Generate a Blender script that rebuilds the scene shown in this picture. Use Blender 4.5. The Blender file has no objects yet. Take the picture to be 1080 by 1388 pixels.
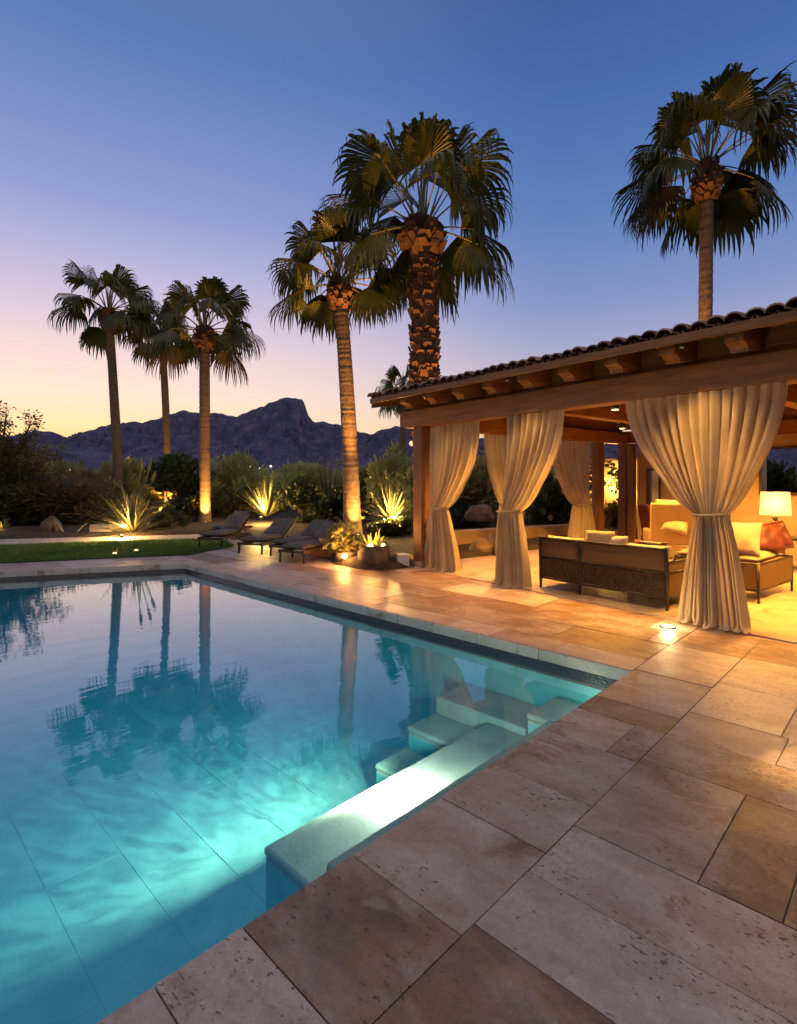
import bpy, bmesh, math, random
from mathutils import Vector, Matrix, noise

sc = bpy.context.scene
col = sc.collection
PI = math.pi
F, CX, HY, CAMZ = 730.0, 540.0, 652.0, 1.6       # focal length, centre column and horizon row of the 1080 x 1388 photograph

def gp(x, y, z=0.0):
    Y = F * (CAMZ - z) / (y - HY)
    return Vector(((x - CX) / F * Y, Y, z))

def atd(x, y, Y):
    return Vector(((x - CX) / F * Y, Y, CAMZ + (HY - y) / F * Y))

# pool frame: u runs along the near pool edge, v away from the pool over the near deck
B0 = gp(857, 909)
PU = (gp(127, 1388) - B0).normalized()
PV = Vector((-PU.y, PU.x, 0.0))
def uv(u, v, z=0.0):
    return Vector((B0.x + u * PU.x + v * PV.x, B0.y + u * PU.y + v * PV.y, z))
# pavilion frame: s along the pool side front, t towards the back wall
PAV0 = Vector((0.44, 10.0, 0.0))
PES = Vector((.615, -.788, 0)).normalized()
PET = Vector((.788, .615, 0)).normalized()
PROT = math.atan2(PES.y, PES.x)
def pl(s, t, z=0.0):
    return PAV0 + PES * s + PET * t + Vector((0, 0, z))

# ------------------------------------------------------------------ mesh builder
class MB:
    def __init__(self):
        self.v = []; self.f = []; self.m = []; self.c = []
    def add(self, vs, fs, m=0, c=.5):
        n = len(self.v)
        self.v.extend([tuple(p) for p in vs])
        for f in fs:
            self.f.append([i + n for i in f]); self.m.append(m); self.c.append(c)
    def box(self, a, b, m=0, c=.5, M=None):
        vs = [Vector((x, y, z)) for z in (a[2], b[2]) for y in (a[1], b[1]) for x in (a[0], b[0])]
        if M is not None: vs = [M @ p for p in vs]
        self.add(vs, [(0, 2, 3, 1), (4, 5, 7, 6), (0, 1, 5, 4), (1, 3, 7, 5), (3, 2, 6, 7), (2, 0, 4, 6)], m, c)
        return self
    def tube(self, pts, rad, n=10, m=0, c=.5, caps=True):
        pts = [Vector(p) for p in pts]
        rings = []
        up = Vector((0.31, 0.17, 0.93)).normalized()
        for i, p in enumerate(pts):
            t = (pts[min(i + 1, len(pts) - 1)] - pts[max(i - 1, 0)])
            t = t.normalized() if t.length > 1e-9 else Vector((0, 0, 1))
            a = up.cross(t)
            if a.length < .05: a = Vector((1, 0, 0)).cross(t)
            a.normalize(); b = t.cross(a)
            r = rad[i] if isinstance(rad, (list, tuple)) else rad
            rings.append([p + a * (r * math.cos(2 * PI * k / n)) + b * (r * math.sin(2 * PI * k / n)) for k in range(n)])
        vs = [q for rg in rings for q in rg]
        fs = []
        for i in range(len(rings) - 1):
            for k in range(n):
                k2 = (k + 1) % n
                fs.append((i * n + k, i * n + k2, (i + 1) * n + k2, (i + 1) * n + k))
        if caps:
            fs.append(tuple(range(n - 1, -1, -1)))
            fs.append(tuple((len(rings) - 1) * n + k for k in range(n)))
        self.add(vs, fs, m, c)
        return self
    def lathe(self, prof, n=24, ctr=(0, 0, 0), m=0, c=.5):
        vs = []
        for r, z in prof:
            for k in range(n):
                a = 2 * PI * k / n
                vs.append((ctr[0] + r * math.cos(a), ctr[1] + r * math.sin(a), ctr[2] + z))
        fs = []
        for i in range(len(prof) - 1):
            for k in range(n):
                k2 = (k + 1) % n
                fs.append((i * n + k, i * n + k2, (i + 1) * n + k2, (i + 1) * n + k))
        fs.append(tuple(range(n - 1, -1, -1)))
        fs.append(tuple((len(prof) - 1) * n + k for k in range(n)))
        self.add(vs, fs, m, c)
        return self
    def grid(self, fn, nu, nv, m=0, c=.5, flip=False):
        vs = [fn(i / nu, j / nv) for j in range(nv + 1) for i in range(nu + 1)]
        fs = []
        for j in range(nv):
            for i in range(nu):
                a = j * (nu + 1) + i
                q = (a, a + 1, a + nu + 2, a + nu + 1)
                fs.append(q[::-1] if flip else q)
        self.add(vs, fs, m, c)
        return self
    def build(self, name, mats, parent=None, smooth=False, bevel=0.0, seg=2, normals=False):
        me = bpy.data.meshes.new(name)
        me.from_pydata(self.v, [], self.f)
        if not isinstance(mats, (list, tuple)): mats = [mats]
        for mt in mats: me.materials.append(mt)
        me.polygons.foreach_set('material_index', self.m)
        at = me.attributes.new('tint', 'FLOAT', 'FACE')
        at.data.foreach_set('value', self.c)
        if bevel or normals:
            bm = bmesh.new(); bm.from_mesh(me)
            if normals: bmesh.ops.recalc_face_normals(bm, faces=bm.faces)
            if bevel:
                ed = [e for e in bm.edges if len(e.link_faces) == 2 and e.calc_face_angle(0) > .6]
                bmesh.ops.bevel(bm, geom=ed, offset=bevel, segments=seg, affect='EDGES', clamp_overlap=True, profile=.6)
            bm.to_mesh(me); bm.free()
        if smooth:
            me.polygons.foreach_set('use_smooth', [True] * len(me.polygons))
        me.update()
        o = bpy.data.objects.new(name, me)
        col.objects.link(o)
        if parent is not None: o.parent = parent
        return o

def tag(o, label=None, cat=None, group=None, kind=None):
    if label: o['label'] = label
    if cat: o['category'] = cat
    if group: o['group'] = group
    if kind: o['kind'] = kind
    return o
def thing(name, label, cat, loc=(0, 0, 0), rot=0.0, group=None, scale=None):
    o = bpy.data.objects.new(name, None); col.objects.link(o)
    o.empty_display_size = .1
    o.location = loc; o.rotation_euler = (0, 0, rot)
    if scale: o.scale = scale if isinstance(scale, (tuple, list)) else (scale,) * 3
    return tag(o, label, cat, group)
def copy_tree(o, parent=None):
    c = o.copy(); col.objects.link(c)
    if parent is not None: c.parent = parent
    for ch in list(o.children): copy_tree(ch, c)
    return c
def lamp(name, kind, loc, power, color, size=.05, parent=None, target=None, cone=None, blend=.4):
    d = bpy.data.lights.new(name, kind); d.energy = power; d.color = color
    d.shadow_soft_size = size
    if kind == 'SPOT' and cone: d.spot_size = math.radians(cone); d.spot_blend = blend
    o = bpy.data.objects.new(name, d); col.objects.link(o); o.location = loc
    if parent is not None: o.parent = parent
    if target is not None:
        o.rotation_euler = (Vector(target) - Vector(loc)).to_track_quat('-Z', 'Y').to_euler()
    return o

# ------------------------------------------------------------------ materials
def new_mat(name):
    m = bpy.data.materials.new(name); m.use_nodes = True
    nt = m.node_tree; nt.nodes.clear()
    out = nt.nodes.new('ShaderNodeOutputMaterial')
    return m, nt, out
def N(nt, typ, **kw):
    n = nt.nodes.new(typ)
    for k, v in kw.items():
        if k.startswith('i_'):
            key = k[2:]
            key = int(key) if key.isdigit() else key.replace('_', ' ')
            n.inputs[key].default_value = v
        else: setattr(n, k, v)
    return n
def L(nt, a, b): nt.links.new(a, b)
def ramp(nt, fac, stops):
    r = nt.nodes.new('ShaderNodeValToRGB')
    el = r.color_ramp.elements
    while len(el) < len(stops): el.new(.5)
    for e, (p, c) in zip(el, stops):
        e.position = p; e.color = (c[0], c[1], c[2], 1)
    L(nt, fac, r.inputs[0]); return r.outputs[0]
def mathn(nt, op, a, b=None, clamp=False):
    n = nt.nodes.new('ShaderNodeMath'); n.operation = op; n.use_clamp = clamp
    for i, x in enumerate((a, b)):
        if x is None: continue
        if isinstance(x, (int, float)): n.inputs[i].default_value = x
        else: L(nt, x, n.inputs[i])
    return n.outputs[0]
def mixc(nt, fac, a, b, blend='MIX'):
    n = nt.nodes.new('ShaderNodeMix'); n.data_type = 'RGBA'; n.blend_type = blend
    for i, x in ((0, fac), (6, a), (7, b)):
        if isinstance(x, (int, float)): n.inputs[i].default_value = x
        elif isinstance(x, tuple): n.inputs[i].default_value = (x[0], x[1], x[2], 1)
        else: L(nt, x, n.inputs[i])
    return n.outputs[2]
def noise_tex(nt, vec, scale, detail=4, rough=.55, dist=0.0):
    n = N(nt, 'ShaderNodeTexNoise', i_Scale=scale, i_Detail=detail, i_Roughness=rough, i_Distortion=dist)
    L(nt, vec, n.inputs['Vector']); return n.outputs['Fac']
def mapped(nt, scale=(1, 1, 1), rnd=False):
    tc = nt.nodes.new('ShaderNodeTexCoord')
    mp = N(nt, 'ShaderNodeMapping'); mp.inputs['Scale'].default_value = scale
    v = tc.outputs['Object']
    L(nt, v, mp.inputs['Vector'])
    if rnd:
        oi = nt.nodes.new('ShaderNodeObjectInfo')
        sx = N(nt, 'ShaderNodeCombineXYZ')
        L(nt, mathn(nt, 'MULTIPLY', oi.outputs['Random'], 37.0), sx.inputs[0])
        L(nt, sx.outputs[0], mp.inputs['Location'])
    return mp.outputs['Vector']
def principled(nt, out, color, rough=.6, bump=None, bstr=.3, bdist=.01, spec=.5, metal=0.0, normal=None):
    p = nt.nodes.new('ShaderNodeBsdfPrincipled')
    if isinstance(color, tuple): p.inputs['Base Color'].default_value = (*color, 1)
    else: L(nt, color, p.inputs['Base Color'])
    if isinstance(rough, (int, float)): p.inputs['Roughness'].default_value = rough
    else: L(nt, rough, p.inputs['Roughness'])
    p.inputs['Specular IOR Level'].default_value = spec
    p.inputs['Metallic'].default_value = metal
    if bump is not None:
        b = N(nt, 'ShaderNodeBump', i_Strength=bstr, i_Distance=bdist)
        L(nt, bump, b.inputs['Height']); L(nt, b.outputs[0], p.inputs['Normal'])
    if out is not None: L(nt, p.outputs[0], out.inputs[0])
    return p
def tinted(nt, c, amt):
    a = N(nt, 'ShaderNodeAttribute', attribute_name='tint')
    k = mathn(nt, 'ADD', mathn(nt, 'MULTIPLY', a.outputs['Fac'], 2 * amt), 1 - amt)
    cc = N(nt, 'ShaderNodeCombineColor')
    for i in range(3): L(nt, k, cc.inputs[i])
    return mixc(nt, 1.0, c, cc.outputs[0], 'MULTIPLY')

def simple(name, cols, scale=6.0, stretch=(1, 1, 1), rough=.65, bump=.3, bscale=40.0, bdist=.005, tint=.25, rnd=True, spec=.4, metal=0.0, detail=5):
    m, nt, out = new_mat(name)
    v = mapped(nt, stretch, rnd)
    f = noise_tex(nt, v, scale, detail)
    n = len(cols)
    c = ramp(nt, f, [(.28 + .44 * i / max(n - 1, 1), q) for i, q in enumerate(cols)])
    c = tinted(nt, c, tint)
    b = noise_tex(nt, v, bscale, 4)
    principled(nt, out, c, rough, b, bump, bdist, spec, metal)
    return m

def emis(name, color, strength):
    m, nt, out = new_mat(name)
    e = N(nt, 'ShaderNodeEmission', i_Strength=strength); e.inputs[0].default_value = (*color, 1)
    L(nt, e.outputs[0], out.inputs[0]); return m

def leafmat(name, cols, trans=.35, rough=.5, hue=.12, scale=.8):
    m, nt, out = new_mat(name)
    v = mapped(nt, (1, 1, 1), True)
    f = noise_tex(nt, v, scale, 3)
    c = ramp(nt, f, [(.3 + .4 * i / max(len(cols) - 1, 1), q) for i, q in enumerate(cols)])
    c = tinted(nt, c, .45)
    oi = nt.nodes.new('ShaderNodeObjectInfo')
    hs = N(nt, 'ShaderNodeHueSaturation')
    L(nt, mathn(nt, 'ADD', mathn(nt, 'MULTIPLY', oi.outputs['Random'], hue * .5), .5 - hue * .25), hs.inputs['Hue'])
    L(nt, mathn(nt, 'ADD', mathn(nt, 'MULTIPLY', oi.outputs['Random'], .5), .75), hs.inputs['Value'])
    L(nt, c, hs.inputs['Color'])
    p = principled(nt, None, hs.outputs[0], rough, spec=.35)
    t = nt.nodes.new('ShaderNodeBsdfTranslucent'); L(nt, hs.outputs[0], t.inputs[0])
    mx = N(nt, 'ShaderNodeMixShader', i_0=trans)
    L(nt, p.outputs[0], mx.inputs[1]); L(nt, t.outputs[0], mx.inputs[2]); L(nt, mx.outputs[0], out.inputs[0])
    return m

M = {}
# ---- stone slabs
def stone_mat(name, stops, pits=True, tintamt=.34, streak=(5.2, 2.6, 4), rough=.46):
    m, nt, out = new_mat(name)
    tc = nt.nodes.new('ShaderNodeTexCoord')
    at = N(nt, 'ShaderNodeAttribute', attribute_name='tint')
    mp = nt.nodes.new('ShaderNodeMapping')
    L(nt, tc.outputs['Object'], mp.inputs['Vector'])
    off = N(nt, 'ShaderNodeCombineXYZ')
    L(nt, mathn(nt, 'MULTIPLY', at.outputs['Fac'], 41.0), off.inputs[0])
    L(nt, mathn(nt, 'MULTIPLY', at.outputs['Fac'], 17.0), off.inputs[1])
    L(nt, off.outputs[0], mp.inputs['Location'])
    v = mp.outputs[0]
    # bedding streaks run along each slab's long side
    st = N(nt, 'ShaderNodeMapping'); st.inputs['Scale'].default_value = streak
    L(nt, v, st.inputs['Vector'])
    f1 = noise_tex(nt, st.outputs[0], 1.0, 8, .62, .6)
    f2 = noise_tex(nt, v, 1.3, 5, .6, .8)
    f3 = noise_tex(nt, v, 60.0, 3, .7)
    fac = mathn(nt, 'ADD', mathn(nt, 'MULTIPLY', f1, .55), mathn(nt, 'MULTIPLY', f2, .35))
    fac = mathn(nt, 'ADD', fac, mathn(nt, 'MULTIPLY', f3, .10))
    sh = mathn(nt, 'MULTIPLY', mathn(nt, 'SUBTRACT', at.outputs['Fac'], .5), tintamt)
    fac = mathn(nt, 'ADD', fac, sh)
    c = ramp(nt, fac, stops)
    # rusty patches with a clear border
    pn = noise_tex(nt, v, 1.9, 6, .62, 1.1)
    rust = ramp(nt, mathn(nt, 'SUBTRACT', pn, mathn(nt, 'MULTIPLY', sh, .85)), [(.565, (0, 0, 0)), (.60, (1, 1, 1))])
    rustc = ramp(nt, f1, [(.3, (.13, .055, .026)), (.5, (.21, .10, .055)), (.7, (.30, .175, .115))])
    c = mixc(nt, mathn(nt, 'MULTIPLY', mathn(nt, 'MULTIPLY', rust, .75), ramp(nt, noise_tex(nt, v, 11.0, 6, .7), [(.3, (.25, .25, .25)), (.6, (1, 1, 1))])), c, rustc)
    pale = ramp(nt, noise_tex(nt, v, 2.3, 7, .66, 1.4), [(.28, (1, 1, 1)), (.40, (0, 0, 0))])
    c = mixc(nt, mathn(nt, 'MULTIPLY', pale, .45), c, (.50, .41, .37))
    # fine grain
    gr = noise_tex(nt, v, 260.0, 2, .8)
    c = mixc(nt, .75, c, ramp(nt, mathn(nt, 'ADD', mathn(nt, 'MULTIPLY', gr, .6), mathn(nt, 'MULTIPLY', noise_tex(nt, v, 34.0, 6, .75, .4), .4)), [(.30, (.42, .42, .42)), (.5, (1, 1, 1)), (.70, (1.45, 1.42, 1.4))]), 'MULTIPLY')
    h = mathn(nt, 'ADD', mathn(nt, 'MULTIPLY', f1, .6), mathn(nt, 'MULTIPLY', f3, .25))
    h = mathn(nt, 'SUBTRACT', h, mathn(nt, 'MULTIPLY', rust, .12))
    if pits:
        pv = N(nt, 'ShaderNodeMapping'); pv.inputs['Scale'].default_value = (70, 34, 30)
        L(nt, v, pv.inputs['Vector'])
        pt = noise_tex(nt, pv.outputs[0], 1.0, 3, .5, .5)
        ms = noise_tex(nt, v, 2.0, 2)
        pf = ramp(nt, mathn(nt, 'ADD', pt, mathn(nt, 'MULTIPLY', mathn(nt, 'SUBTRACT', ms, .5), .45)), [(.664, (0, 0, 0)), (.685, (1, 1, 1))])
        c = mixc(nt, mathn(nt, 'MULTIPLY', pf, .8), c, (.05, .03, .022))
        h = mathn(nt, 'SUBTRACT', h, mathn(nt, 'MULTIPLY', pf, .8))
    if pits:
        # hairline cracks and fossil-like veins wandering over the slabs
        wv = N(nt, 'ShaderNodeTexVoronoi', feature='DISTANCE_TO_EDGE', i_Scale=1.5, i_Randomness=1.0)
        wp = N(nt, 'ShaderNodeVectorMath', operation='ADD'); L(nt, v, wp.inputs[0])
        nz = N(nt, 'ShaderNodeTexNoise', i_Scale=2.6, i_Detail=6, i_Roughness=.7); L(nt, v, nz.inputs['Vector'])
        L(nt, nz.outputs['Color'], wp.inputs[1]); L(nt, wp.outputs[0], wv.inputs['Vector'])
        ck = ramp(nt, wv.outputs['Distance'], [(.0, (1, 1, 1)), (.008, (0, 0, 0))])
        ck = mathn(nt, 'MULTIPLY', ck, ramp(nt, noise_tex(nt, v, 1.7, 2), [(.52, (0, 0, 0)), (.6, (1, 1, 1))]))
        c = mixc(nt, mathn(nt, 'MULTIPLY', ck, .6), c, (.09, .05, .035))
        h = mathn(nt, 'SUBTRACT', h, mathn(nt, 'MULTIPLY', ck, .5))
    rg = ramp(nt, f2, [(.3, (rough - .1,) * 3), (.7, (rough + .14,) * 3)])
    principled(nt, out, c, rg, h, .55, .012, .5)
    return m
M['slab'] = stone_mat('flagstone', [(.29, (.125, .066, .044)), (.39, (.20, .122, .090)), (.47, (.285, .195, .158)), (.55, (.345, .250, .212)), (.66, (.43, .335, .295))])
M['coping'] = stone_mat('coping_stone', [(.3, (.34, .31, .25)), (.5, (.46, .42, .35)), (.7, (.56, .52, .44))], False, .1)
M['floor'] = stone_mat('patio_stone', [(.3, (.30, .22, .14)), (.5, (.38, .29, .19)), (.7, (.45, .35, .24))], False, .1, (2, 2, 2), .35)
M['pale_path'] = stone_mat('path_stone', [(.3, (.36, .29, .26)), (.5, (.43, .35, .32)), (.7, (.5, .42, .38))], False, .1, (1, 1, 1), .6)
M['grout'] = simple('grout', [(.09, .062, .045), (.16, .115, .085)], 30, rough=.95)
M['soil'] = simple('garden_soil', [(.018, .012, .008), (.045, .03, .02), (.075, .05, .033)], 9, rough=.95, bump=.9, bscale=30, bdist=.05, rnd=False)
M['desert'] = simple('desert_ground', [(.03, .026, .016), (.06, .05, .032), (.045, .05, .025)], .35, rough=.95, bump=.5, bscale=2, rnd=False)
M['wood'] = simple('stained_timber', [(.14, .055, .014), (.23, .093, .024), (.31, .132, .038)], 2.0, (1, 9, 9), .55, .35, 9, .006)
M['wood_t'] = simple('stained_timber_cross', [(.14, .055, .014), (.23, .093, .024), (.31, .132, .038)], 2.0, (9, 1, 9), .55, .35, 9, .006)
M['wood_z'] = simple('stained_timber_post', [(.09, .036, .015), (.14, .058, .023), (.19, .082, .034)], 2.0, (9, 9, 1), .55, .35, 9, .006)
M['wood_dark'] = simple('dark_timber', [(.03, .018, .011), (.055, .032, .018), (.08, .048, .026)], 2.5, (1, 9, 9), .5, .3, 9, .004)
M['tile'] = simple('clay_roof_tile', [(.15, .080, .055), (.27, .145, .095), (.38, .23, .165)], 5, rough=.8, bump=.4, bscale=30, tint=.45)
M['stucco'] = simple('warm_stucco', [(.40, .27, .155), (.47, .33, .20), (.52, .37, .23)], 1.6, rough=.85, bump=.5, bscale=26, bdist=.008, tint=.05)
M['rock'] = simple('rock', [(.10, .065, .045), (.19, .13, .09), (.27, .19, .14)], 4, rough=.85, bump=.8, bscale=16, bdist=.03)
M['pot'] = simple('stone_pot', [(.06, .045, .03), (.12, .085, .055), (.17, .125, .085)], 7, rough=.8, bump=.6, bscale=25, bdist=.012)
M['stone_dark'] = simple('weathered_block', [(.20, .17, .16), (.28, .25, .235)], 8, rough=.7, bump=.3, bscale=40)
M['rock_dark'] = simple('dark_rock', [(.05, .035, .026), (.09, .065, .048), (.13, .095, .07)], 4, rough=.85, bump=.8, bscale=16, bdist=.03)
M['white'] = simple('white_stone', [(.48, .45, .42), (.58, .55, .52)], 8, rough=.6, bump=.2, bscale=40)
M['metal'] = simple('bronze_metal', [(.025, .018, .013), (.05, .036, .026)], 10, rough=.4, bump=.1, metal=.6)
M['cush'] = simple('taupe_cushion', [(.075, .058, .050), (.105, .085, .075), (.13, .105, .092)], 4, rough=.9, bump=.35, bscale=240, bdist=.002)
M['cush_dark'] = simple('charcoal_cushion', [(.075, .065, .058), (.10, .088, .08)], 4, rough=.9, bump=.35, bscale=240, bdist=.002)
M['cream'] = simple('cream_cushion', [(.34, .26, .16), (.42, .33, .21), (.47, .38, .26)], 3, rough=.9, bump=.4, bscale=200, bdist=.002)
M['tan'] = simple('tan_cushion', [(.32, .2, .09), (.42, .28, .14)], 3, rough=.9, bump=.4, bscale=200, bdist=.002)
M['leather'] = simple('red_brown_leather', [(.05, .010, .005), (.085, .018, .008), (.12, .028, .012)], 5, rough=.38, bump=.3, bscale=60, bdist=.003)
M['mirror_frame'] = simple('dark_frame', [(.05, .025, .012), (.09, .045, .02)], 6, rough=.4, bump=.1)
M['trunk'] = simple('palm_bark', [(.085, .055, .034), (.14, .092, .058), (.19, .13, .082)], 3.2, (5, 5, 2.5), .85, .8, 9, .02)
M['boot'] = simple('palm_boots', [(.075, .030, .013), (.13, .055, .025), (.19, .09, .042)], 5, rough=.8, bump=.5, bscale=20, tint=.5)
M['branch'] = simple('shrub_wood', [(.05, .035, .022), (.10, .07, .045)], 6, rough=.9)
M['palm_leaf'] = leafmat('palm_leaf', [(.034, .046, .011), (.062, .074, .016), (.115, .105, .024)], .3, .42, .05, 1.2)
M['petiole'] = simple('palm_petiole', [(.11, .10, .03), (.2, .16, .055)], 4, rough=.5)
M['shrub'] = leafmat('shrub_leaf', [(.17, .17, .052), (.26, .255, .085), (.36, .32, .13)], .35, .6, .12)
M['shrub_dark'] = leafmat('dark_shrub_leaf', [(.028, .036, .014), (.055, .068, .025)], .25, .6, .1)
M['dry'] = leafmat('dry_grass', [(.05, .038, .024), (.085, .065, .042)], .35, .7, .08)
M['agave'] = leafmat('agave_blade', [(.11, .12, .04), (.17, .17, .06), (.24, .22, .085)], .25, .45, .06, 2.0)
M['grass'] = leafmat('lawn_grass', [(.045, .095, .016), (.075, .15, .026), (.11, .18, .045)], .4, .6, .02, .5)
M['lawn'] = simple('lawn_soil', [(.014, .032, .007), (.025, .05, .01)], 3, rough=.95, rnd=False)
M['petal'] = leafmat('flower_petal', [(.5, .4, .3), (.65, .55, .42)], .4, .6, .02)
M['glow'] = emis('lamp_glow', (1.0, .62, .22), 14)
M['glow_soft'] = emis('lamp_glow_soft', (1.0, .70, .34), 14)
M['glow_low'] = emis('small_lens_glow', (1.0, .62, .30), .25)
M['far_glow'] = emis('house_glow', (1.0, .80, .58), 6)
# ---- linen curtain
def curtain_mat():
    m, nt, out = new_mat('linen_curtain')
    v = mapped(nt, (1, 1, 1), True)
    f = noise_tex(nt, v, 2.5, 5)
    c = ramp(nt, f, [(.3, (.46, .37, .255)), (.5, (.55, .45, .32)), (.7, (.62, .52, .385))])
    w1 = noise_tex(nt, mapped(nt, (30, 30, 420)), 1.0, 2)
    w2 = noise_tex(nt, mapped(nt, (420, 420, 12)), 1.0, 2)
    h = mathn(nt, 'ADD', w1, w2)
    c = mixc(nt, .35, c, ramp(nt, mathn(nt, 'MULTIPLY', h, .5), [(.35, (.7, .7, .7)), (.65, (1.2, 1.2, 1.2))]), 'MULTIPLY')
    p = principled(nt, None, c, .9, h, .25, .002, .15)
    t = nt.nodes.new('ShaderNodeBsdfTranslucent'); L(nt, c, t.inputs[0])
    mx = N(nt, 'ShaderNodeMixShader', i_0=.52)
    L(nt, p.outputs[0], mx.inputs[1]); L(nt, t.outputs[0], mx.inputs[2]); L(nt, mx.outputs[0], out.inputs[0])
    return m
M['curtain'] = curtain_mat()
def shade_mat():
    m, nt, out = new_mat('lamp_shade_cloth')
    t = N(nt, 'ShaderNodeBsdfTranslucent'); t.inputs[0].default_value = (.62, .47, .20, 1)
    d = N(nt, 'ShaderNodeEmission', i_Strength=.5); d.inputs[0].default_value = (1, .72, .24, 1)
    a = N(nt, 'ShaderNodeAddShader'); L(nt, t.outputs[0], a.inputs[0]); L(nt, d.outputs[0], a.inputs[1])
    L(nt, a.outputs[0], out.inputs[0]); return m
M['shade'] = shade_mat()
def wicker_mat(name, c0, c1, c2, sc_=1.0):
    m, nt, out = new_mat(name)
    v = mapped(nt, (1, 1, 1), False)
    w1 = N(nt, 'ShaderNodeTexWave', wave_type='BANDS', bands_direction='Z', i_Scale=26 * sc_, i_Distortion=1.5); L(nt, v, w1.inputs[0])
    w2 = N(nt, 'ShaderNodeTexWave', wave_type='BANDS', bands_direction='DIAGONAL', i_Scale=30 * sc_, i_Distortion=1.0); L(nt, v, w2.inputs[0])
    h = mathn(nt, 'MULTIPLY', w1.outputs['Fac'], w2.outputs['Fac'])
    f = noise_tex(nt, v, 5, 4)
    c = mixc(nt, h, (*c0,), ramp(nt, f, [(.3, c1), (.7, c2)]))
    c = tinted(nt, c, .6)
    principled(nt, out, c, .6, h, .6, .006, .35)
    return m
M['wicker'] = wicker_mat('brown_wicker', (.05, .026, .011), (.13, .072, .03), (.19, .11, .05))
M['sling'] = wicker_mat('tan_woven_sling', (.09, .045, .014), (.18, .098, .032), (.24, .135, .046), 3.0)
# ---- pool
def plaster_mat(name, c0, c1, c2):
    m, nt, out = new_mat(name)
    v = mapped(nt)
    f = noise_tex(nt, v, 3.0, 6)
    g = noise_tex(nt, v, 55.0, 3, .7)
    c = ramp(nt, mathn(nt, 'ADD', mathn(nt, 'MULTIPLY', f, .7), mathn(nt, 'MULTIPLY', g, .3)), [(.35, c0), (.5, c1), (.68, c2)])
    principled(nt, out, c, .8, g, .3, .01, .2)
    return m
M['plaster'] = plaster_mat('pool_plaster', (.42, .54, .53), (.56, .66, .63), (.70, .77, .71))
M['wall_plaster'] = plaster_mat('pool_wall_plaster', (.10, .46, .50), (.15, .56, .59), (.22, .62, .63))
M['step_plaster'] = plaster_mat('pool_step_plaster', (.33, .36, .34), (.42, .445, .41), (.52, .535, .49))
M['pool_grout'] = simple('pool_joint', [(.50, .55, .52), (.6, .65, .6)], 20, rough=.9)
def mosaic_mat():
    m, nt, out = new_mat('waterline_mosaic')
    v = mapped(nt, (38, 38, 38))
    vo = N(nt, 'ShaderNodeTexVoronoi', feature='F1', i_Scale=1.0, i_Randomness=.35); L(nt, v, vo.inputs['Vector'])
    c = mixc(nt, ramp(nt, vo.outputs['Distance'], [(.42, (0, 0, 0)), (.52, (1, 1, 1))]), ramp(nt, vo.outputs['Color'], [(0, (.018, .02, .03)), (1, (.085, .075, .085))]), (.05, .045, .045))
    principled(nt, out, c, .22, vo.outputs['Distance'], .4, .004)
    return m
M['mosaic'] = mosaic_mat()
def water_mat():
    m, nt, out = new_mat('pool_water')
    tc = nt.nodes.new('ShaderNodeTexCoord')
    mp = N(nt, 'ShaderNodeMapping'); mp.inputs['Rotation'].default_value = (0, 0, .12); mp.inputs['Scale'].default_value = (.8, 2.6, 1)
    L(nt, tc.outputs['Object'], mp.inputs['Vector'])
    n1 = noise_tex(nt, mp.outputs[0], 1.5, 3, .5, .3)
    n2 = noise_tex(nt, mp.outputs[0], 5.0, 2, .5, .2)
    h = mathn(nt, 'ADD', n1, mathn(nt, 'MULTIPLY', n2, .22))
    b = N(nt, 'ShaderNodeBump', i_Strength=.036, i_Distance=.05); L(nt, h, b.inputs['Height'])
    fr = N(nt, 'ShaderNodeFresnel', i_IOR=WATER_IOR); L(nt, b.outputs[0], fr.inputs['Normal'])
    tr = N(nt, 'ShaderNodeBsdfTransparent'); tr.inputs[0].default_value = (.96, .985, .985, 1)
    gl = N(nt, 'ShaderNodeBsdfGlossy', i_Roughness=.015); gl.inputs[0].default_value = (1, 1, 1, 1)
    L(nt, b.outputs[0], gl.inputs['Normal'])
    mx = nt.nodes.new('ShaderNodeMixShader')
    L(nt, mathn(nt, 'MULTIPLY', fr.outputs[0], 1.75, True), mx.inputs[0]); L(nt, tr.outputs[0], mx.inputs[1]); L(nt, gl.outputs[0], mx.inputs[2])
    L(nt, mx.outputs[0], out.inputs[0])
    va = N(nt, 'ShaderNodeVolumeAbsorption', i_Density=WATER_DENS); va.inputs[0].default_value = (*WATER_COL, 1)
    ve = N(nt, 'ShaderNodeEmission', i_Strength=WATER_GLOW); ve.inputs[0].default_value = (0.0, .45, .61, 1)  # emission put into the volume stands in for light scattered in the water
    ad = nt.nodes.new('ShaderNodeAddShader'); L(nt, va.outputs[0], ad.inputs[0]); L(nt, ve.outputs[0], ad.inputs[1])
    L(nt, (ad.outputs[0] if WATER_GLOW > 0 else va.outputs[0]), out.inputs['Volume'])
    return m
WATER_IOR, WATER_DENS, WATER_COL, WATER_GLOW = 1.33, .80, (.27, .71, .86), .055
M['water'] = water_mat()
def mountain_mat():
    m, nt, out = new_mat('hazed_mountain_rock')
    v = mapped(nt)
    f = noise_tex(nt, v, .03, 8, .65)
    g = noise_tex(nt, v, .16, 4, .7)
    fg = mathn(nt, 'ADD', mathn(nt, 'MULTIPLY', f, .6), mathn(nt, 'MULTIPLY', g, .4))
    c = ramp(nt, fg, [(.36, (.030, .034, .075)), (.5, (.078, .073, .140)), (.64, (.15, .122, .185))])  # blue of the aerial haze is mixed into the rock colour
    principled(nt, out, c, .95, fg, .8, 4.0, .1)
    return m
M['mountain'] = mountain_mat()
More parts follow.
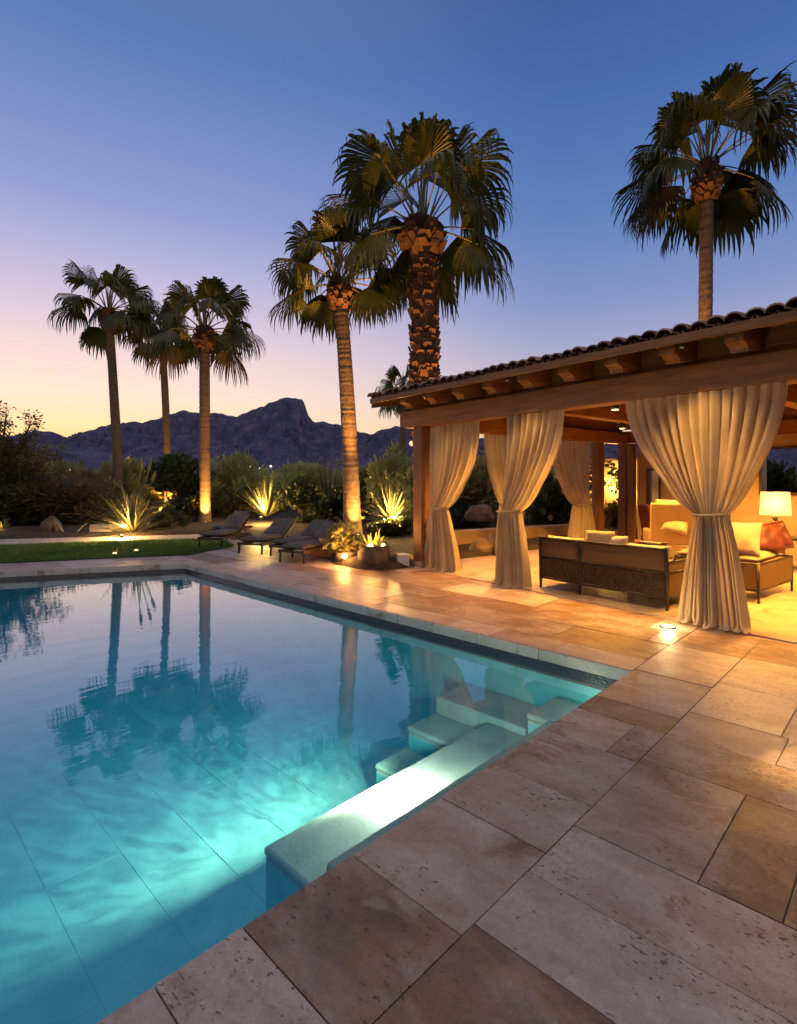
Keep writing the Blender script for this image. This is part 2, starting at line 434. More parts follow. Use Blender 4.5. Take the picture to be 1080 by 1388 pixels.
# ================================================================== SETTING
def uvroot(o):
    o.location = B0; o.rotation_euler = (0, 0, math.atan2(PU.y, PU.x)); return o
WZ = -0.16; FZ = -1.35
def far_v(u): return -8.56 - u * (1.40 / 2.71)
POOL = [(0, 0), (8, 0), (8, far_v(8)), (0, -8.56)]
def off_poly(d):
    return [(-d, d), (8 + d, d), (8 + d, far_v(8 + d) - d * 1.13), (-d, far_v(-d) - d * 1.13)]

# ground sheet out to the horizon with an opening for the pool
def ground():
    bm = bmesh.new()
    outer = [bm.verts.new(p) for p in [(-6000, -300, 0), (6000, -300, 0), (6000, 7000, 0), (-6000, 7000, 0)]]
    inner = [bm.verts.new(uv(a, b)) for a, b in off_poly(.12)]
    es = []
    for ring in (outer, inner):
        for i in range(4): es.append(bm.edges.new((ring[i], ring[(i + 1) % 4])))
    bmesh.ops.triangle_fill(bm, edges=es, use_beauty=True)
    bmesh.ops.recalc_face_normals(bm, faces=bm.faces)
    for f in bm.faces:
        if f.normal.z < 0: f.normal_flip()
    me = bpy.data.meshes.new('ground'); bm.to_mesh(me); bm.free()
    me.materials.append(M['desert'])
    o = bpy.data.objects.new('ground', me); col.objects.link(o); o.location.z = -.07
    tag(o, kind='structure')
ground()

# stone deck: separate slabs over a joint bed, one sheet of paving
def deck():
    rnd = random.Random(5)
    d = MB()
    def slab(u0, v0, u1, v1, m=0, thick=.045, tint=None):
        g = .0018 + rnd.random() * .0012
        z = rnd.uniform(-.0025, .0025)
        t = rnd.random() if tint is None else tint
        d.box((u0 + g, v0 + g, z - thick), (u1 - g, v1 - g, z), m, t)
    row1 = [-6.9, -5.8, -4.7, -3.8, -2.9, -1.95, -1.0, -.05, 1.02, 1.49, 2.07, 2.53, 3.12, 3.64, 3.95, 4.7, 5.5, 6.2, 7.1, 8.2, 9.2]
    t1 = {-.05: .62, 1.02: .75, 1.49: .52, 2.07: .58, 2.53: .62, 3.12: .22, 3.64: .66, 3.95: .5}
    for a, b in zip(row1, row1[1:]):
        if a == 1.02:
            slab(a, 0, b, .41, 0, .11, .78); slab(a, .41, b, .59, 0, .06, .45)
        elif a == -.05:
            slab(0, 0, .72, .59, 0, .11, .58); slab(.72, 0, 1.02, .59, 0, .11, .2); slab(-.05, 0, 0, .59, 0, .045, .58)
        else:
            slab(a, 0, b, .59, 0, .11 if a >= 0 else .045, t1.get(a))
    strips = [(-6.9, -5.9, [1.7, 2.6]), (-5.9, -5.1, [1.2, 2.9]), (-5.1, -4.2, [1.9]), (-4.2, -3.4, [1.3, 2.2]), (-3.4, -2.6, [1.0, 2.0]),
              (-2.6, -1.8, [1.5]), (-1.8, -1.05, [1.1, 2.3]), (-1.05, -.2, [1.6, 2.6]), (-.2, .55, [1.12, 2.0]), (.55, .98, [1.16, 2.1]), (.98, 1.43, [1.9]),
              (1.43, 2.27, [1.11, 1.39, 2.5]), (2.27, 2.68, [1.75, 2.9]), (2.68, 3.05, [2.1]), (3.05, 3.9, [1.28, 2.4]), (3.9, 4.6, [1.5]),
              (4.6, 5.4, [1.2, 2.2]), (5.4, 6.3, [1.8]), (6.3, 7.2, [1.4]), (7.2, 8.2, [1.1]), (8.2, 9.2, [1.7])]
    tt = {(2.27, 0): .74, (2.68, 0): .82, (3.05, 0): .08, (1.43, 0): .5, (1.43, 1): .25, (1.43, 2): .4, (.98, 0): .42, (.55, 0): .62, (3.05, 1): .12, (2.27, 1): .6, (2.68, 1): .75, (3.9, 0): .5}
    for a, b, cuts in strips:
        vs = [.59] + cuts + [3.4]
        for k, (v0, v1) in enumerate(zip(vs, vs[1:])): slab(a, v0, b, v1, 0, .045, tt.get((a, k)))
    for a in [x * 1.02 - 6.9 for x in range(16)]:
        v = 3.4
        while v < 6.5:
            w = rnd.uniform(.6, 1.4); slab(a, v, a + 1.02, v + w); v += w
    # far side of the corner: the terrace between pool and pavilion
    v = 0.0
    while v > -13.6:
        w = rnd.uniform(.55, .95)
        slab(-.36, v - w, 0, v, 1 if False else 0, .11, rnd.uniform(.55, .9)); v -= w
    us = [-.36, -.98, -1.5, -2.2, -2.75, -3.5, -4.1, -4.9, -5.6, -6.3, -6.9]
    for b, a in zip(us, us[1:]):
        v = -rnd.random() * .4 + 0.0
        slab(a, v, b, 0)
        while v > -13.6:
            w = rnd.uniform(.6, 1.5); slab(a, v - w, b, v); v -= w
    # strip between the far pool edge and the lawn
    k = 0.0
    while k < 8.6:
        w = rnd.uniform(.8, 1.2); g = .004
        for dv0, dv1, th in ((0, .38, .11), (.38, 1.35, .045)):
            z = rnd.uniform(-.002, .002)
            q = [(k + g, far_v(k) - dv0 - g), (k + w - g, far_v(k + w) - dv0 - g), (k + w - g, far_v(k + w) - dv1 + g), (k + g, far_v(k) - dv1 + g)]
            vs = [(a, b, z - th) for a, b in q] + [(a, b, z) for a, b in q]
            d.add(vs, [(0, 1, 2, 3), (4, 7, 6, 5), (0, 4, 5, 1), (1, 5, 6, 2), (2, 6, 7, 3), (3, 7, 4, 0)], 0, rnd.uniform(.5, .9))
        k += w
    o = d.build('pool_deck', [M['slab'], M['coping'], M['grout']], None, False, .0022, 2, True)
    uvroot(o); tag(o, kind='structure')
    # bedding under the joints
    g = MB()
    z = -.006
    for q in ([(-6.9, .03), (9.2, .03), (9.2, 6.4), (-6.9, 6.4)], [(-6.9, -13.6), (-.03, -13.6), (-.03, .03), (-6.9, .03)],
              [(0, far_v(0) - .03), (8.6, far_v(8.6) - .03), (8.6, far_v(8.6) - 1.3), (0, far_v(0) - 1.3)]):
        vs = [(a, b, z) for a, b in q]
        g.add(vs, [(0, 1, 2, 3)])
    o = g.build('deck_joints', M['grout'], None, False, 0, 2, True); uvroot(o); tag(o, kind='structure')
    # upright face of the coping stones along the terrace and far edges
    c = MB()
    v = 0.0
    while v > -8.4:
        w = min(rnd.uniform(.5, .9), v + 8.56)
        c.box((-.02, v - w + .003, -.108), (.014 + rnd.uniform(-.003, .004), v - .003, -.006 + rnd.uniform(-.003, .002)), 0, rnd.random()); v -= w
    ang = math.atan2(far_v(1) - far_v(0), 1.0)
    Mt = Matrix.Translation((0, -8.56, 0)) @ Matrix.Rotation(ang, 4, 'Z')
    k = 0.0
    while k < 8.6:
        w = rnd.uniform(.6, 1.0)
        c.box((k + .003, -.02, -.108), (k + w - .003, .014, -.006), 0, rnd.random(), Mt); k += w
    o = c.build('pool_coping', M['coping'], None, False, .008, 2, True); uvroot(o); tag(o, kind='structure')
deck()

# pool basin
def pool():
    p = MB()
    P2 = off_poly(.02)
    top = -.05
    for i in range(4):
        a, b = P2[i], P2[(i + 1) % 4]
        p.add([(a[0], a[1], FZ - .02), (b[0], b[1], FZ - .02), (b[0], b[1], top), (a[0], a[1], top)], [(0, 1, 2, 3)])
    p.add([(a, b, FZ - .005) for a, b in off_poly(.03)], [(0, 1, 2, 3)], 1)
    o = p.build('pool_basin', [M['wall_plaster'], M['pool_grout']]); uvroot(o); tag(o, kind='structure')
    rnd = random.Random(3)
    t = MB()
    u = -.02
    while u < 8:
        w = .52
        v = .0 - rnd.random() * .8
        t.box((u + .002, v + .002, FZ - .02), (u + w - .002, .02, FZ), 0, rnd.random())
        while v > far_v(u + w) - .4:
            h = rnd.uniform(.9, 1.5)
            t.box((u + .002, v - h + .002, FZ - .02), (u + w - .002, v - .002, FZ + rnd.uniform(-.002, .002)), 0, rnd.random()); v -= h
        u += w
    o = t.build('pool_floor', M['plaster']); uvroot(o); tag(o, kind='structure')
    # ledge, bench and corner steps under water
    s = MB()
    s.box((.503, -.52, FZ), (2.86, .015, -.42), 0, .6)
    o = s.build('pool_ledge', M['step_plaster'], None, False, .03, 3, True); uvroot(o); tag(o, kind='structure')
    s = MB()
    s.box((.503, -1.12, -.67), (2.86, -.522, -.62), 0, .5)
    s.box((.505, -1.114, FZ), (2.852, -.522, -.672), 1, .5)
    o = s.build('pool_bench', [M['step_plaster'], M['wall_plaster']], None, False, .022, 3, True); uvroot(o); tag(o, kind='structure')
    s = MB()
    s.box((-0.015, -0.72, -0.470), (0.5, 0.015, -0.42), 0, .5); s.box((-0.015, -0.714, FZ), (0.494, 0.015, -0.472), 1, .5)
    s.box((0.503, -1.75, -0.770), (0.92, -1.122, -0.72), 0, .5); s.box((0.503, -1.744, FZ), (0.914, -1.122, -0.772), 1, .5)
    s.box((0.923, -1.75, -0.970), (1.34, -1.122, -0.92), 0, .5); s.box((0.923, -1.744, FZ), (1.334, -1.122, -0.972), 1, .5)
    s.box((1.343, -1.75, -1.170), (1.76, -1.122, -1.12), 0, .5); s.box((1.343, -1.744, FZ), (1.754, -1.122, -1.172), 1, .5)
    s.box((-.015, -1.75, FZ), (.50, -.722, -.56), 0, .6)
    o = s.build('pool_steps', [M['step_plaster'], M['wall_plaster']], None, False, .03, 3, True); uvroot(o); tag(o, kind='structure')
    m = MB()
    m.box((-.019, -8.55, -.24), (-.004, .0, -.109))
    m.box((0, .004, -.24), (8, .018, -.112))
    ang = math.atan2(far_v(1) - far_v(0), 1.0)
    m.box((0, -.018, -.24), (9, -.004, -.109), 0, .5, Matrix.Translation((0, -8.56, 0)) @ Matrix.Rotation(ang, 4, 'Z'))
    o = m.build('waterline_tile', M['mosaic'], None, False, 0, 2, True); uvroot(o); tag(o, kind='structure')
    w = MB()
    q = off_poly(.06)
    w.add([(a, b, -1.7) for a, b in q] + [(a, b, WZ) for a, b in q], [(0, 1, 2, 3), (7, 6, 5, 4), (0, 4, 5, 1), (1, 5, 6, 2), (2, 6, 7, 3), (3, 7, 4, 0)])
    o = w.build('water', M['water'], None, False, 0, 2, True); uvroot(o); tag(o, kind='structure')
pool()

# sheets laid over the ground
def sheet(name, pts, z, mat, kind='structure'):
    g = MB(); g.add([(p.x, p.y, z) for p in pts], [tuple(range(len(pts)))])
    o = g.build(name, mat, None, False, 0, 2, True)
    if o.data.polygons[0].normal.z < 0: o.data.flip_normals()
    tag(o, kind=kind); return o
LAWN = [gp(-260, 778), gp(0, 764), gp(255, 752.5), gp(318, 741), gp(300, 731), gp(280, 730.5), gp(0, 739.5), gp(-260, 748)]
sheet('lawn', LAWN, .012, M['lawn'])
PATH = [gp(-260, 748), gp(0, 739.5), gp(282, 730.5), gp(290, 724.5), (gp(0, 732)), gp(-260, 739)]
sheet('garden_path', PATH, .02, M['pale_path'])
def grass():
    rnd = random.Random(8)
    # blades scattered over the lawn polygon
    def inside(p):
        c = False; n = len(LAWN)
        for i in range(n):
            a, b = LAWN[i], LAWN[(i + 1) % n]
            if (a.y > p.y) != (b.y > p.y) and p.x < (b.x - a.x) * (p.y - a.y) / (b.y - a.y) + a.x: c = not c
        return c
    g = MB(); n = 0
    while n < 42000:
        p = Vector((rnd.uniform(-14, -3), rnd.uniform(8.5, 15.2), .012))
        if not inside(p): continue
        n += 1
        h = rnd.uniform(.025, .06); a = rnd.uniform(0, 2 * PI); w = rnd.uniform(.004, .009)
        dx, dy = math.cos(a) * w, math.sin(a) * w
        lx, ly = rnd.uniform(-.03, .03), rnd.uniform(-.03, .03)
        g.add([(p.x - dx, p.y - dy, p.z), (p.x + dx, p.y + dy, p.z), (p.x + lx, p.y + ly, p.z + h)], [(0, 1, 2)], 0, rnd.random())
    o = g.build('grass', M['grass']); tag(o, 'short green turf growing on the strip of lawn beyond the pool', 'grass', kind='stuff')
grass()

def bed():
    # planted bed: mounded soil behind the terrace, left of the pavilion
    rnd = random.Random(4)
    front = [(-300, 735), (0, 731), (200, 727), (290, 724), (340, 733), (398, 742), (436, 752), (456, 766), (490, 772.5), (530, 772.5), (556, 769.5)]
    fp = [gp(*q) for q in front] + [pl(-.30, .35), pl(-.30, 3.6), pl(-.3, 8), pl(-.6, 11)]
    g = MB()
    nb = len(fp); rows = 16
    vs = []
    for k in range(rows + 1):
        f = k / rows
        for i, p in enumerate(fp):
            back = Vector((p.x * 1.9 + (p.x + 4) * .2, p.y + 32, 0)) if i < 11 else Vector((p.x + (i - 8) * 3.5, p.y + 30 - (i - 11) * 6, 0))
            q = p.lerp(back, f ** 2)
            z = .005 + .12 * min(1, f * 12) + .10 * noise.noise(q * .8) * min(1, f * 14)
            vs.append((q.x, q.y, z))
    fs = [(k * nb + i, k * nb + i + 1, (k + 1) * nb + i + 1, (k + 1) * nb + i) for k in range(rows) for i in range(nb - 1)]
    g.add(vs, fs)
    o = g.build('planting_bed', M['soil'], None, True, 0, 2, True); tag(o, kind='structure')
bed()

# mountains
RIDGE = [(-900, 600), (-600, 575), (-300, 566), (-100, 588), (0, 593), (40, 588), (62, 583), (76, 588), (93, 595), (110, 587), (150, 577), (170, 573.5), (185, 571), (192, 573.5), (215, 568), (232, 561), (245, 556.5), (262, 559),
         (280, 560), (300, 560), (308, 563), (320, 566), (330, 561), (352, 551), (358, 551), (364, 546), (375, 543.5), (379, 540.5), (392, 538), (409, 540.5), (413, 548), (417, 565), (424, 570), (450, 574), (470, 579),
         (488, 587), (500, 590), (520, 583), (535, 578), (560, 582), (620, 600), (700, 588), (780, 597), (900, 604), (1000, 612), (1060, 606), (1150, 602), (1400, 618), (2200, 630)]
FOOT = [(-900, 590), (-400, 578), (-100, 586), (0, 596), (50, 600), (90, 606), (140, 613), (200, 622), (280, 631), (360, 634), (450, 628), (560, 622), (700, 628), (900, 636), (1100, 634), (2200, 640)]
def interp(tab, x):
    for (x0, y0), (x1, y1) in zip(tab, tab[1:]):
        if x0 <= x <= x1: return y0 + (y1 - y0) * (x - x0) / (x1 - x0)
    return tab[-1][1]
def range_mesh(name, tab, Y0, Y1, amp, step, rows, jag):
    xs = []; x = -800
    while x <= 2100:
        xs.append(x); x += step if -60 < x < 1120 else step * 4
    vs = []
    for k in range(rows + 4):
        f = k / rows
        for x in xs:
            if f <= 1:
                Y = Y0 + (Y1 - Y0) * f
                zr = CAMZ + (HY - interp(tab, x) + jag * noise.noise(Vector((x * .09, 3.1, 0)))) * Y1 / F
                X = (x - CX) / F * Y1 * (.55 + .45 * f)
                z = zr * (f ** 1.25)
                q = Vector((X * .012, Y * .012, 0))
                rg = 1 - abs(noise.fractal(q * 1.1, .8, 2.1, 7) * 1.3)
                z += amp * (rg - .55) * math.sin(PI * min(1, f)) ** .8 * (.25 + f)
                z = max(z, -2 if k == 0 else .5)
            else:
                Y = Y1 + (f - 1) * (Y1 - Y0) * 2; X = (x - CX) / F * Y1
                z = (CAMZ + (HY - interp(tab, x)) * Y1 / F) * max(0, 1 - (f - 1) * 5)
            vs.append((X, Y, z))
    n = len(xs)
    g = MB()
    g.add(vs, [(k * n + i, k * n + i + 1, (k + 1) * n + i + 1, (k + 1) * n + i) for k in range(rows + 3) for i in range(n - 1)])
    o = g.build(name, M['mountain'], None, True); tag(o, kind='structure'); return o
range_mesh('mountains', RIDGE, 900, 1900, 80, 3, 90, 3.5)
range_mesh('foothills', FOOT, 500, 860, 14, 5, 26, 1.5)

# ------------------------------------------------------------------ sky, sun, camera
SUN_AZ = Vector((-490, 730, 0)).normalized()
def world():
    w = bpy.data.worlds.new('World'); sc.world = w; w.use_nodes = True
    nt = w.node_tree; nt.nodes.clear()
    out = nt.nodes.new('ShaderNodeOutputWorld')
    tc = nt.nodes.new('ShaderNodeTexCoord')
    sp = nt.nodes.new('ShaderNodeSeparateXYZ'); L(nt, tc.outputs['Generated'], sp.inputs[0])
    z = sp.outputs[2]
    def lin(c): return tuple(((x / 255 + .055) / 1.055) ** 2.4 if x / 255 > .04 else x / 255 / 12.92 for x in c)
    def R_(stops): return ramp(nt, z, [(p, lin(c)) for p, c in stops])
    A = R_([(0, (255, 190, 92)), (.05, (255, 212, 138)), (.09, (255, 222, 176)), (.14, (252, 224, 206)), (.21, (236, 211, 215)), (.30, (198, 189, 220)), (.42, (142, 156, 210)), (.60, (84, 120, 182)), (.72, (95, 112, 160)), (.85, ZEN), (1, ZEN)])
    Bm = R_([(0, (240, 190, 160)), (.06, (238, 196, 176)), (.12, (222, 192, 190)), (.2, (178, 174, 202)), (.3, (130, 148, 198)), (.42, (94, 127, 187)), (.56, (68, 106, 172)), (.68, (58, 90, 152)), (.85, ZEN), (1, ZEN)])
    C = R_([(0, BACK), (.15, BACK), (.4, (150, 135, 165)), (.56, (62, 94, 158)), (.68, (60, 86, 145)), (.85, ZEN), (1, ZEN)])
    # azimuth: cosine of the horizontal angle to the sunset
    nv = N(nt, 'ShaderNodeVectorMath', operation='MULTIPLY'); nv.inputs[1].default_value = (1, 1, 0); L(nt, tc.outputs['Generated'], nv.inputs[0])
    nn = N(nt, 'ShaderNodeVectorMath', operation='NORMALIZE'); L(nt, nv.outputs[0], nn.inputs[0])
    dt = N(nt, 'ShaderNodeVectorMath', operation='DOT_PRODUCT'); dt.inputs[1].default_value = SUN_AZ; L(nt, nn.outputs[0], dt.inputs[0])
    f1 = N(nt, 'ShaderNodeMapRange', i_1=.62, i_2=1.0, interpolation_type='SMOOTHSTEP'); L(nt, dt.outputs['Value'], f1.inputs[0])
    f2 = N(nt, 'ShaderNodeMapRange', i_1=.1, i_2=-.7, interpolation_type='SMOOTHSTEP'); L(nt, dt.outputs['Value'], f2.inputs[0])
    c = mixc(nt, f1.outputs[0], Bm, A)
    c = mixc(nt, f2.outputs[0], c, C)
    bg = N(nt, 'ShaderNodeBackground', i_Strength=SKY); L(nt, c, bg.inputs[0])
    sk = nt.nodes.new('ShaderNodeTexSky'); sk.sky_type = 'NISHITA'; sk.sun_disc = False
    sk.sun_elevation = math.radians(1.0); sk.sun_rotation = math.atan2(SUN_AZ.x, SUN_AZ.y)
    b2 = N(nt, 'ShaderNodeBackground', i_Strength=.02); L(nt, sk.outputs[0], b2.inputs[0])
    ad = nt.nodes.new('ShaderNodeAddShader'); L(nt, bg.outputs[0], ad.inputs[0]); L(nt, b2.outputs[0], ad.inputs[1])
    L(nt, ad.outputs[0], out.inputs[0])
ZEN = (216, 210, 206); BACK = (236, 212, 190); SKY = 1.0  # overhead and rear sky brightened to add fill light on the deck
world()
d = bpy.data.lights.new('sun', 'SUN'); d.energy = .12; d.angle = math.radians(12); d.color = (1, .66, .38)
so = bpy.data.objects.new('sun', d); col.objects.link(so); so.location = (-20, 40, 20)
so.rotation_euler = (-(SUN_AZ * math.cos(math.radians(3)) + Vector((0, 0, math.sin(math.radians(3)))))).to_track_quat('-Z', 'Y').to_euler()

cd = bpy.data.cameras.new('camera'); cam = bpy.data.objects.new('camera', cd); col.objects.link(cam)
cam.location = (0, 0, CAMZ); cam.rotation_euler = (PI / 2, 0, 0)
cd.sensor_fit = 'HORIZONTAL'; cd.sensor_width = 36; cd.lens = 36 * F / 1080
cd.shift_y = -(694 - HY) / 1080; cd.clip_end = 20000; cd.clip_start = .05
sc.camera = cam
sc.view_settings.view_transform = 'Standard'; sc.view_settings.look = 'None'; sc.view_settings.exposure = 0; sc.view_settings.gamma = 1
sc.cycles.use_denoising = True
try: sc.cycles.denoiser = 'OPENIMAGEDENOISE'
except Exception: pass
sc.cycles.max_bounces = 8; sc.cycles.diffuse_bounces = 3; sc.cycles.glossy_bounces = 3; sc.cycles.transmission_bounces = 4; sc.cycles.transparent_max_bounces = 8
sc.cycles.sample_clamp_indirect = 4.0
sc.cycles.caustics_reflective = False; sc.cycles.caustics_refractive = False
# ================================================================== PAVILION
RZ0, RSL = 3.08, .185                      # underside of the roof boards at the eave, slope
S0, S1, TE, TD = -.60, 9.0, -.70, 7.2
def zroof(t):
    tm = TD / 2
    return RZ0 + RSL * (min(t, 2 * tm - t) - TE)
def pavilion():
    root = thing('pavilion', 'open timber pavilion with clay tile roof beside the pool terrace', 'pavilion', PAV0, PROT)
    tm = TD / 2
    # roof boards
    r = MB()
    for t0, t1 in ((TE, tm), (tm, TD - TE)):
        n = 22
        for k in range(n):
            a = t0 + (t1 - t0) * k / n; b = t0 + (t1 - t0) * (k + 1) / n
            za, zb = zroof(a + 1e-4), zroof(b - 1e-4)
            vs = [(S0, a + .003, za), (S1, a + .003, za), (S1, b - .003, zb), (S0, b - .003, zb)]
            vs += [(x, y, z + .035) for x, y, z in vs]
            r.add(vs, [(0, 3, 2, 1), (4, 5, 6, 7), (0, 1, 5, 4), (1, 2, 6, 5), (2, 3, 7, 6), (3, 0, 4, 7)], 0, random.Random(k).random())
    roof = r.build('roof', M['wood'], root, False, 0, 2, True)
    # barrel tiles
    rnd = random.Random(11)
    T = MB()
    sp_, ln = .170, .40
    def tile(s, ta, tb, side, r0, r1, z0, z1, up, c):
        n = 7; vs = []
        for (t, rr, zz) in ((ta, r0, z0), (tb, r1, z1)):
            tt = t if side == 0 else TD - t
            for k in range(n):
                a = PI * k / (n - 1)
                vs.append((s + math.cos(a) * rr, tt, zz + (math.sin(a) * rr * .82 if up else -math.sin(a) * rr * .6)))
        fs = [(k, k + 1, n + k + 1, n + k) for k in range(n - 1)]
        # thickness at the lower lip
        m = len(vs)
        for k in range(n):
            x, y, z = vs[k]; vs.append((x, y, z - .018))
        fs += [(m + k, m + k + 1, k + 1, k) for k in range(n - 1)]
        T.add(vs, fs, 0, c)
    for side in (0, 1):
        ns = int((S1 - S0 + .1) / sp_)
        nc = 11
        for j in range(nc):
            ta = TE - .06 + j * .395
            for i in range(ns + 1):
                s = S0 - .02 + i * sp_ + rnd.uniform(-.012, .012)
                jt = rnd.uniform(-.035, .035); jz = rnd.uniform(-.008, .012)
                zb = RZ0 + .04 + RSL * (ta - TE)
                tb = min(ta + ln + .04, tm + .02)
                z1 = RZ0 + .04 + RSL * (tb - TE)
                tile(s, ta + jt, tb, side, .082, .072, zb + .055 + jz, z1 + .030, True, rnd.random())
                tile(s + sp_ / 2, ta + jt * .5 + .03, tb, side, .078, .07, zb + .062, z1 + .05, False, rnd.random() * .5)
    T.tube([(S0 - .05, tm, zroof(tm) + .13), (S1, tm, zroof(tm) + .13)], .12, 10)
    T.build('roof_tiles', M['tile'], roof, True)
    # fascia boards
    f = MB()
    f.box((S0 - .03, TE - .045, RZ0 - .04), (S1, TE - .002, RZ0 + .052))
    f.build('fascia', M['wood'], root, False, .008, 2, True)
    f = MB()
    f.box((S0 - .03, TD - TE + .002, RZ0 - .04), (S1, TD - TE + .045, RZ0 + .052))
    f.build('fascia', M['wood'], root, False, .008, 2, True)
    # barge boards at the left gable
    f = MB()
    for t0, t1 in ((TE, tm - .002), (tm + .002, TD - TE)):
        za, zb = zroof(t0 + 1e-4), zroof(t1 - 1e-4)
        vs = [(S0 - .04, t0, za - .12), (S0 - .003, t0, za - .12), (S0 - .003, t1, zb - .12), (S0 - .04, t1, zb - .12)]
        vs += [(x, y, z + .165) for x, y, z in vs]
        f.add(vs, [(0, 3, 2, 1), (4, 5, 6, 7), (0, 1, 5, 4), (1, 2, 6, 5), (2, 3, 7, 6), (3, 0, 4, 7)])
    f.build('barge_board', M['wood_t'], root, False, 0, 2, True)
    # rafters with a rounded tail
    rf = MB(); w = .085; h = .21
    prof = []
    t0 = TE + .10
    prof.append((t0, RZ0 + RSL * (t0 - TE) - .004))
    prof.append((t0, RZ0 + RSL * (t0 - TE) - .12))
    for k in range(6):
        a = k / 5 * PI / 2
        prof.append((t0 + .02 + .12 * math.sin(a), RZ0 + RSL * (t0 - TE) - .125 - .078 * (1 - math.cos(a))))
    prof.append((tm - .045, zroof(tm - .045) - h))
    prof.append((tm - .045, zroof(tm - .045) - .004))
    n = len(prof)
    vs = [(-w, t, z) for t, z in prof] + [(w, t, z) for t, z in prof]
    rf.add(vs, [tuple(range(n)), tuple(range(2 * n - 1, n - 1, -1))] + [(k, n + k, n + (k + 1) % n, (k + 1) % n) for k in range(n)])
    first = rf.build('rafter', M['wood_t'], root, False, .006, 2, True)
    ss = [5.45 - .66 * k for k in range(-5, 9)]
    first.location.x = ss[0]
    for k, s in enumerate(ss):
        if k:
            o = first.copy(); col.objects.link(o); o.parent = root; o.location.x = s
        o = first.copy(); col.objects.link(o); o.parent = root; o.location = (s, TD, 0); o.rotation_euler = (0, 0, PI)
    b = MB(); b.box((S0 + .1, tm - .043, zroof(tm) - .34), (S1 - .05, tm + .043, zroof(tm) - .02)); b.build('ridge_beam', M['wood'], root, False, .01, 2, True)
    # plates and beams
    def beam(a, c, mat, nm='beam', tail=0):
        q = MB(); q.box(a, c); return q.build(nm, mat, root, False, .014, 2, True)
    q = MB(); pz0, pz1 = 2.60, 2.915
    pr = [(-.50, pz1), (-.50, pz0 + .14), (-.46, pz0 + .05), (-.36, pz0), (S1 - .05, pz0), (S1 - .05, pz1)]
    n = len(pr)
    q.add([(s, -.14, z) for s, z in pr] + [(s, .14, z) for s, z in pr], [tuple(range(n)), tuple(range(2 * n - 1, n - 1, -1))] + [(k, n + k, n + (k + 1) % n, (k + 1) % n) for k in range(n)])
    q.build('beam', M['wood'], root, False, .012, 2, True)
    beam((-.30, TD - .14, 2.60), (S1 - .05, TD + .14, 2.915), M['wood'])
    beam((-.12, .145, 2.57), (.12, TD - .145, 2.86), M['wood_t'])
    for s in (2.45, 5.05, 7.6):
        beam((s - .10, .145, 2.66), (s + .10, TD - .145, 2.905), M['wood_t'], 'tie_beam')
    beam((.125, 2.35, 2.72), (S1 - .1, 2.55, 2.905), M['wood'], 'purlin') if False else None
    # posts with base blocks
    for s, t in ((0, 0), (2.13, .10), (5.05, .10), (7.8, .10)):
        k_ = .12 if s == 0 else .085
        q = MB(); q.box((s - k_, t - k_, .12), (s + k_, t + k_, 2.598)); p = q.build('post', M['wood_z'], root, False, .015, 2, True)
        q = MB(); q.box((s - k_ - .02, t - k_ - .02, 0), (s + k_ + .02, t + k_ + .02, .118)); q.build('base_block', M['rock'], p, False, .02, 2, True)
    for t in (5.82, 7.05):
        q = MB(); q.box((-.11, t - .11, .0), (.11, t + .11, 2.565)); q.build('post', M['wood_z'], root, False, .015, 2, True)
    q = MB(); q.box((.20, 6.86, 0), (.36, 7.02, 2.565)); q.build('post', M['wood_z'], root, False, .012, 2, True)
    # rear wall with a tall slot and a wide window opening
    wl = MB(); y0, y1 = 7.06, 7.34
    for a, c in (((.37, 0), (.62, 2.598)), ((.62, 0), (.98, .58)), ((.62, 1.92), (.98, 2.598)), ((.98, 0), (3.15, 2.598)), ((3.15, 0), (4.9, 1.30)), ((3.15, 2.34), (4.9, 2.598)), ((4.9, 0), (8.9, 2.598))):
        wl.box((a[0], y0, a[1]), (c[0], y1, c[1]))
    wall = wl.build('rear_wall', M['stucco'], root, False, 0)
    def frame(s0, s1, z0, z1, nm, mull=()):
        q = MB(); k = .05; yy0, yy1 = y0 - .03, y0 + .08
        q.box((s0, yy0, z0), (s0 + k, yy1, z1)); q.box((s1 - k, yy0, z0), (s1, yy1, z1))
        q.box((s0 + k, yy0, z0), (s1 - k, yy1, z0 + k)); q.box((s0 + k, yy0, z1 - k), (s1 - k, yy1, z1))
        for m_ in mull: q.box((m_ - .02, yy0 + .02, z0 + k), (m_ + .02, yy1 - .02, z1 - k))
        return q.build(nm, M['mirror_frame'], wall, False, 0)
    frame(.62, .98, .58, 1.92, 'window_frame')
    frame(3.15, 4.9, 1.30, 2.34, 'window_frame', (4.05,))
    # boarded gables close the ends under the roof
    for s, nm in ((-.09, 'gable_board'), (S1 - .3, 'gable_board')):
        g = MB(); zt = lambda t: zroof(t) - .006
        pr = [(.15, 2.862 if s < 1 else 2.60), (TD - .15, 2.862 if s < 1 else 2.60), (TD - .15, zt(TD - .15)), (tm, zt(tm)), (.15, zt(.15))]
        n = len(pr)
        g.add([(s, t, z) for t, z in pr] + [(s + .05, t, z) for t, z in pr], [tuple(range(n)), tuple(range(2 * n - 1, n - 1, -1))] + [(k, n + k, n + (k + 1) % n, (k + 1) % n) for k in range(n)])
        g.build(nm, M['wood'], root, False, 0, 2, True)
    g = MB(); g.box((.2, TD - .03, 2.918), (S1 - .35, TD + .03, zroof(TD) - .01)); g.build('eave_board', M['wood'], root, False, 0, 2, True)
    g = MB(); g.box((-.3, -.05, 2.918), (S1 - .35, -.01, zroof(-.05) - .008)); g.build('eave_board', M['wood'], root, False, 0, 2, True)  # front board added to stop ceiling light leaking between the rafters
    # stone floor of the pavilion
    fl = MB(); fl.box((-.22, -.18, -.05), (S1 + .2, TD + .5, .018))
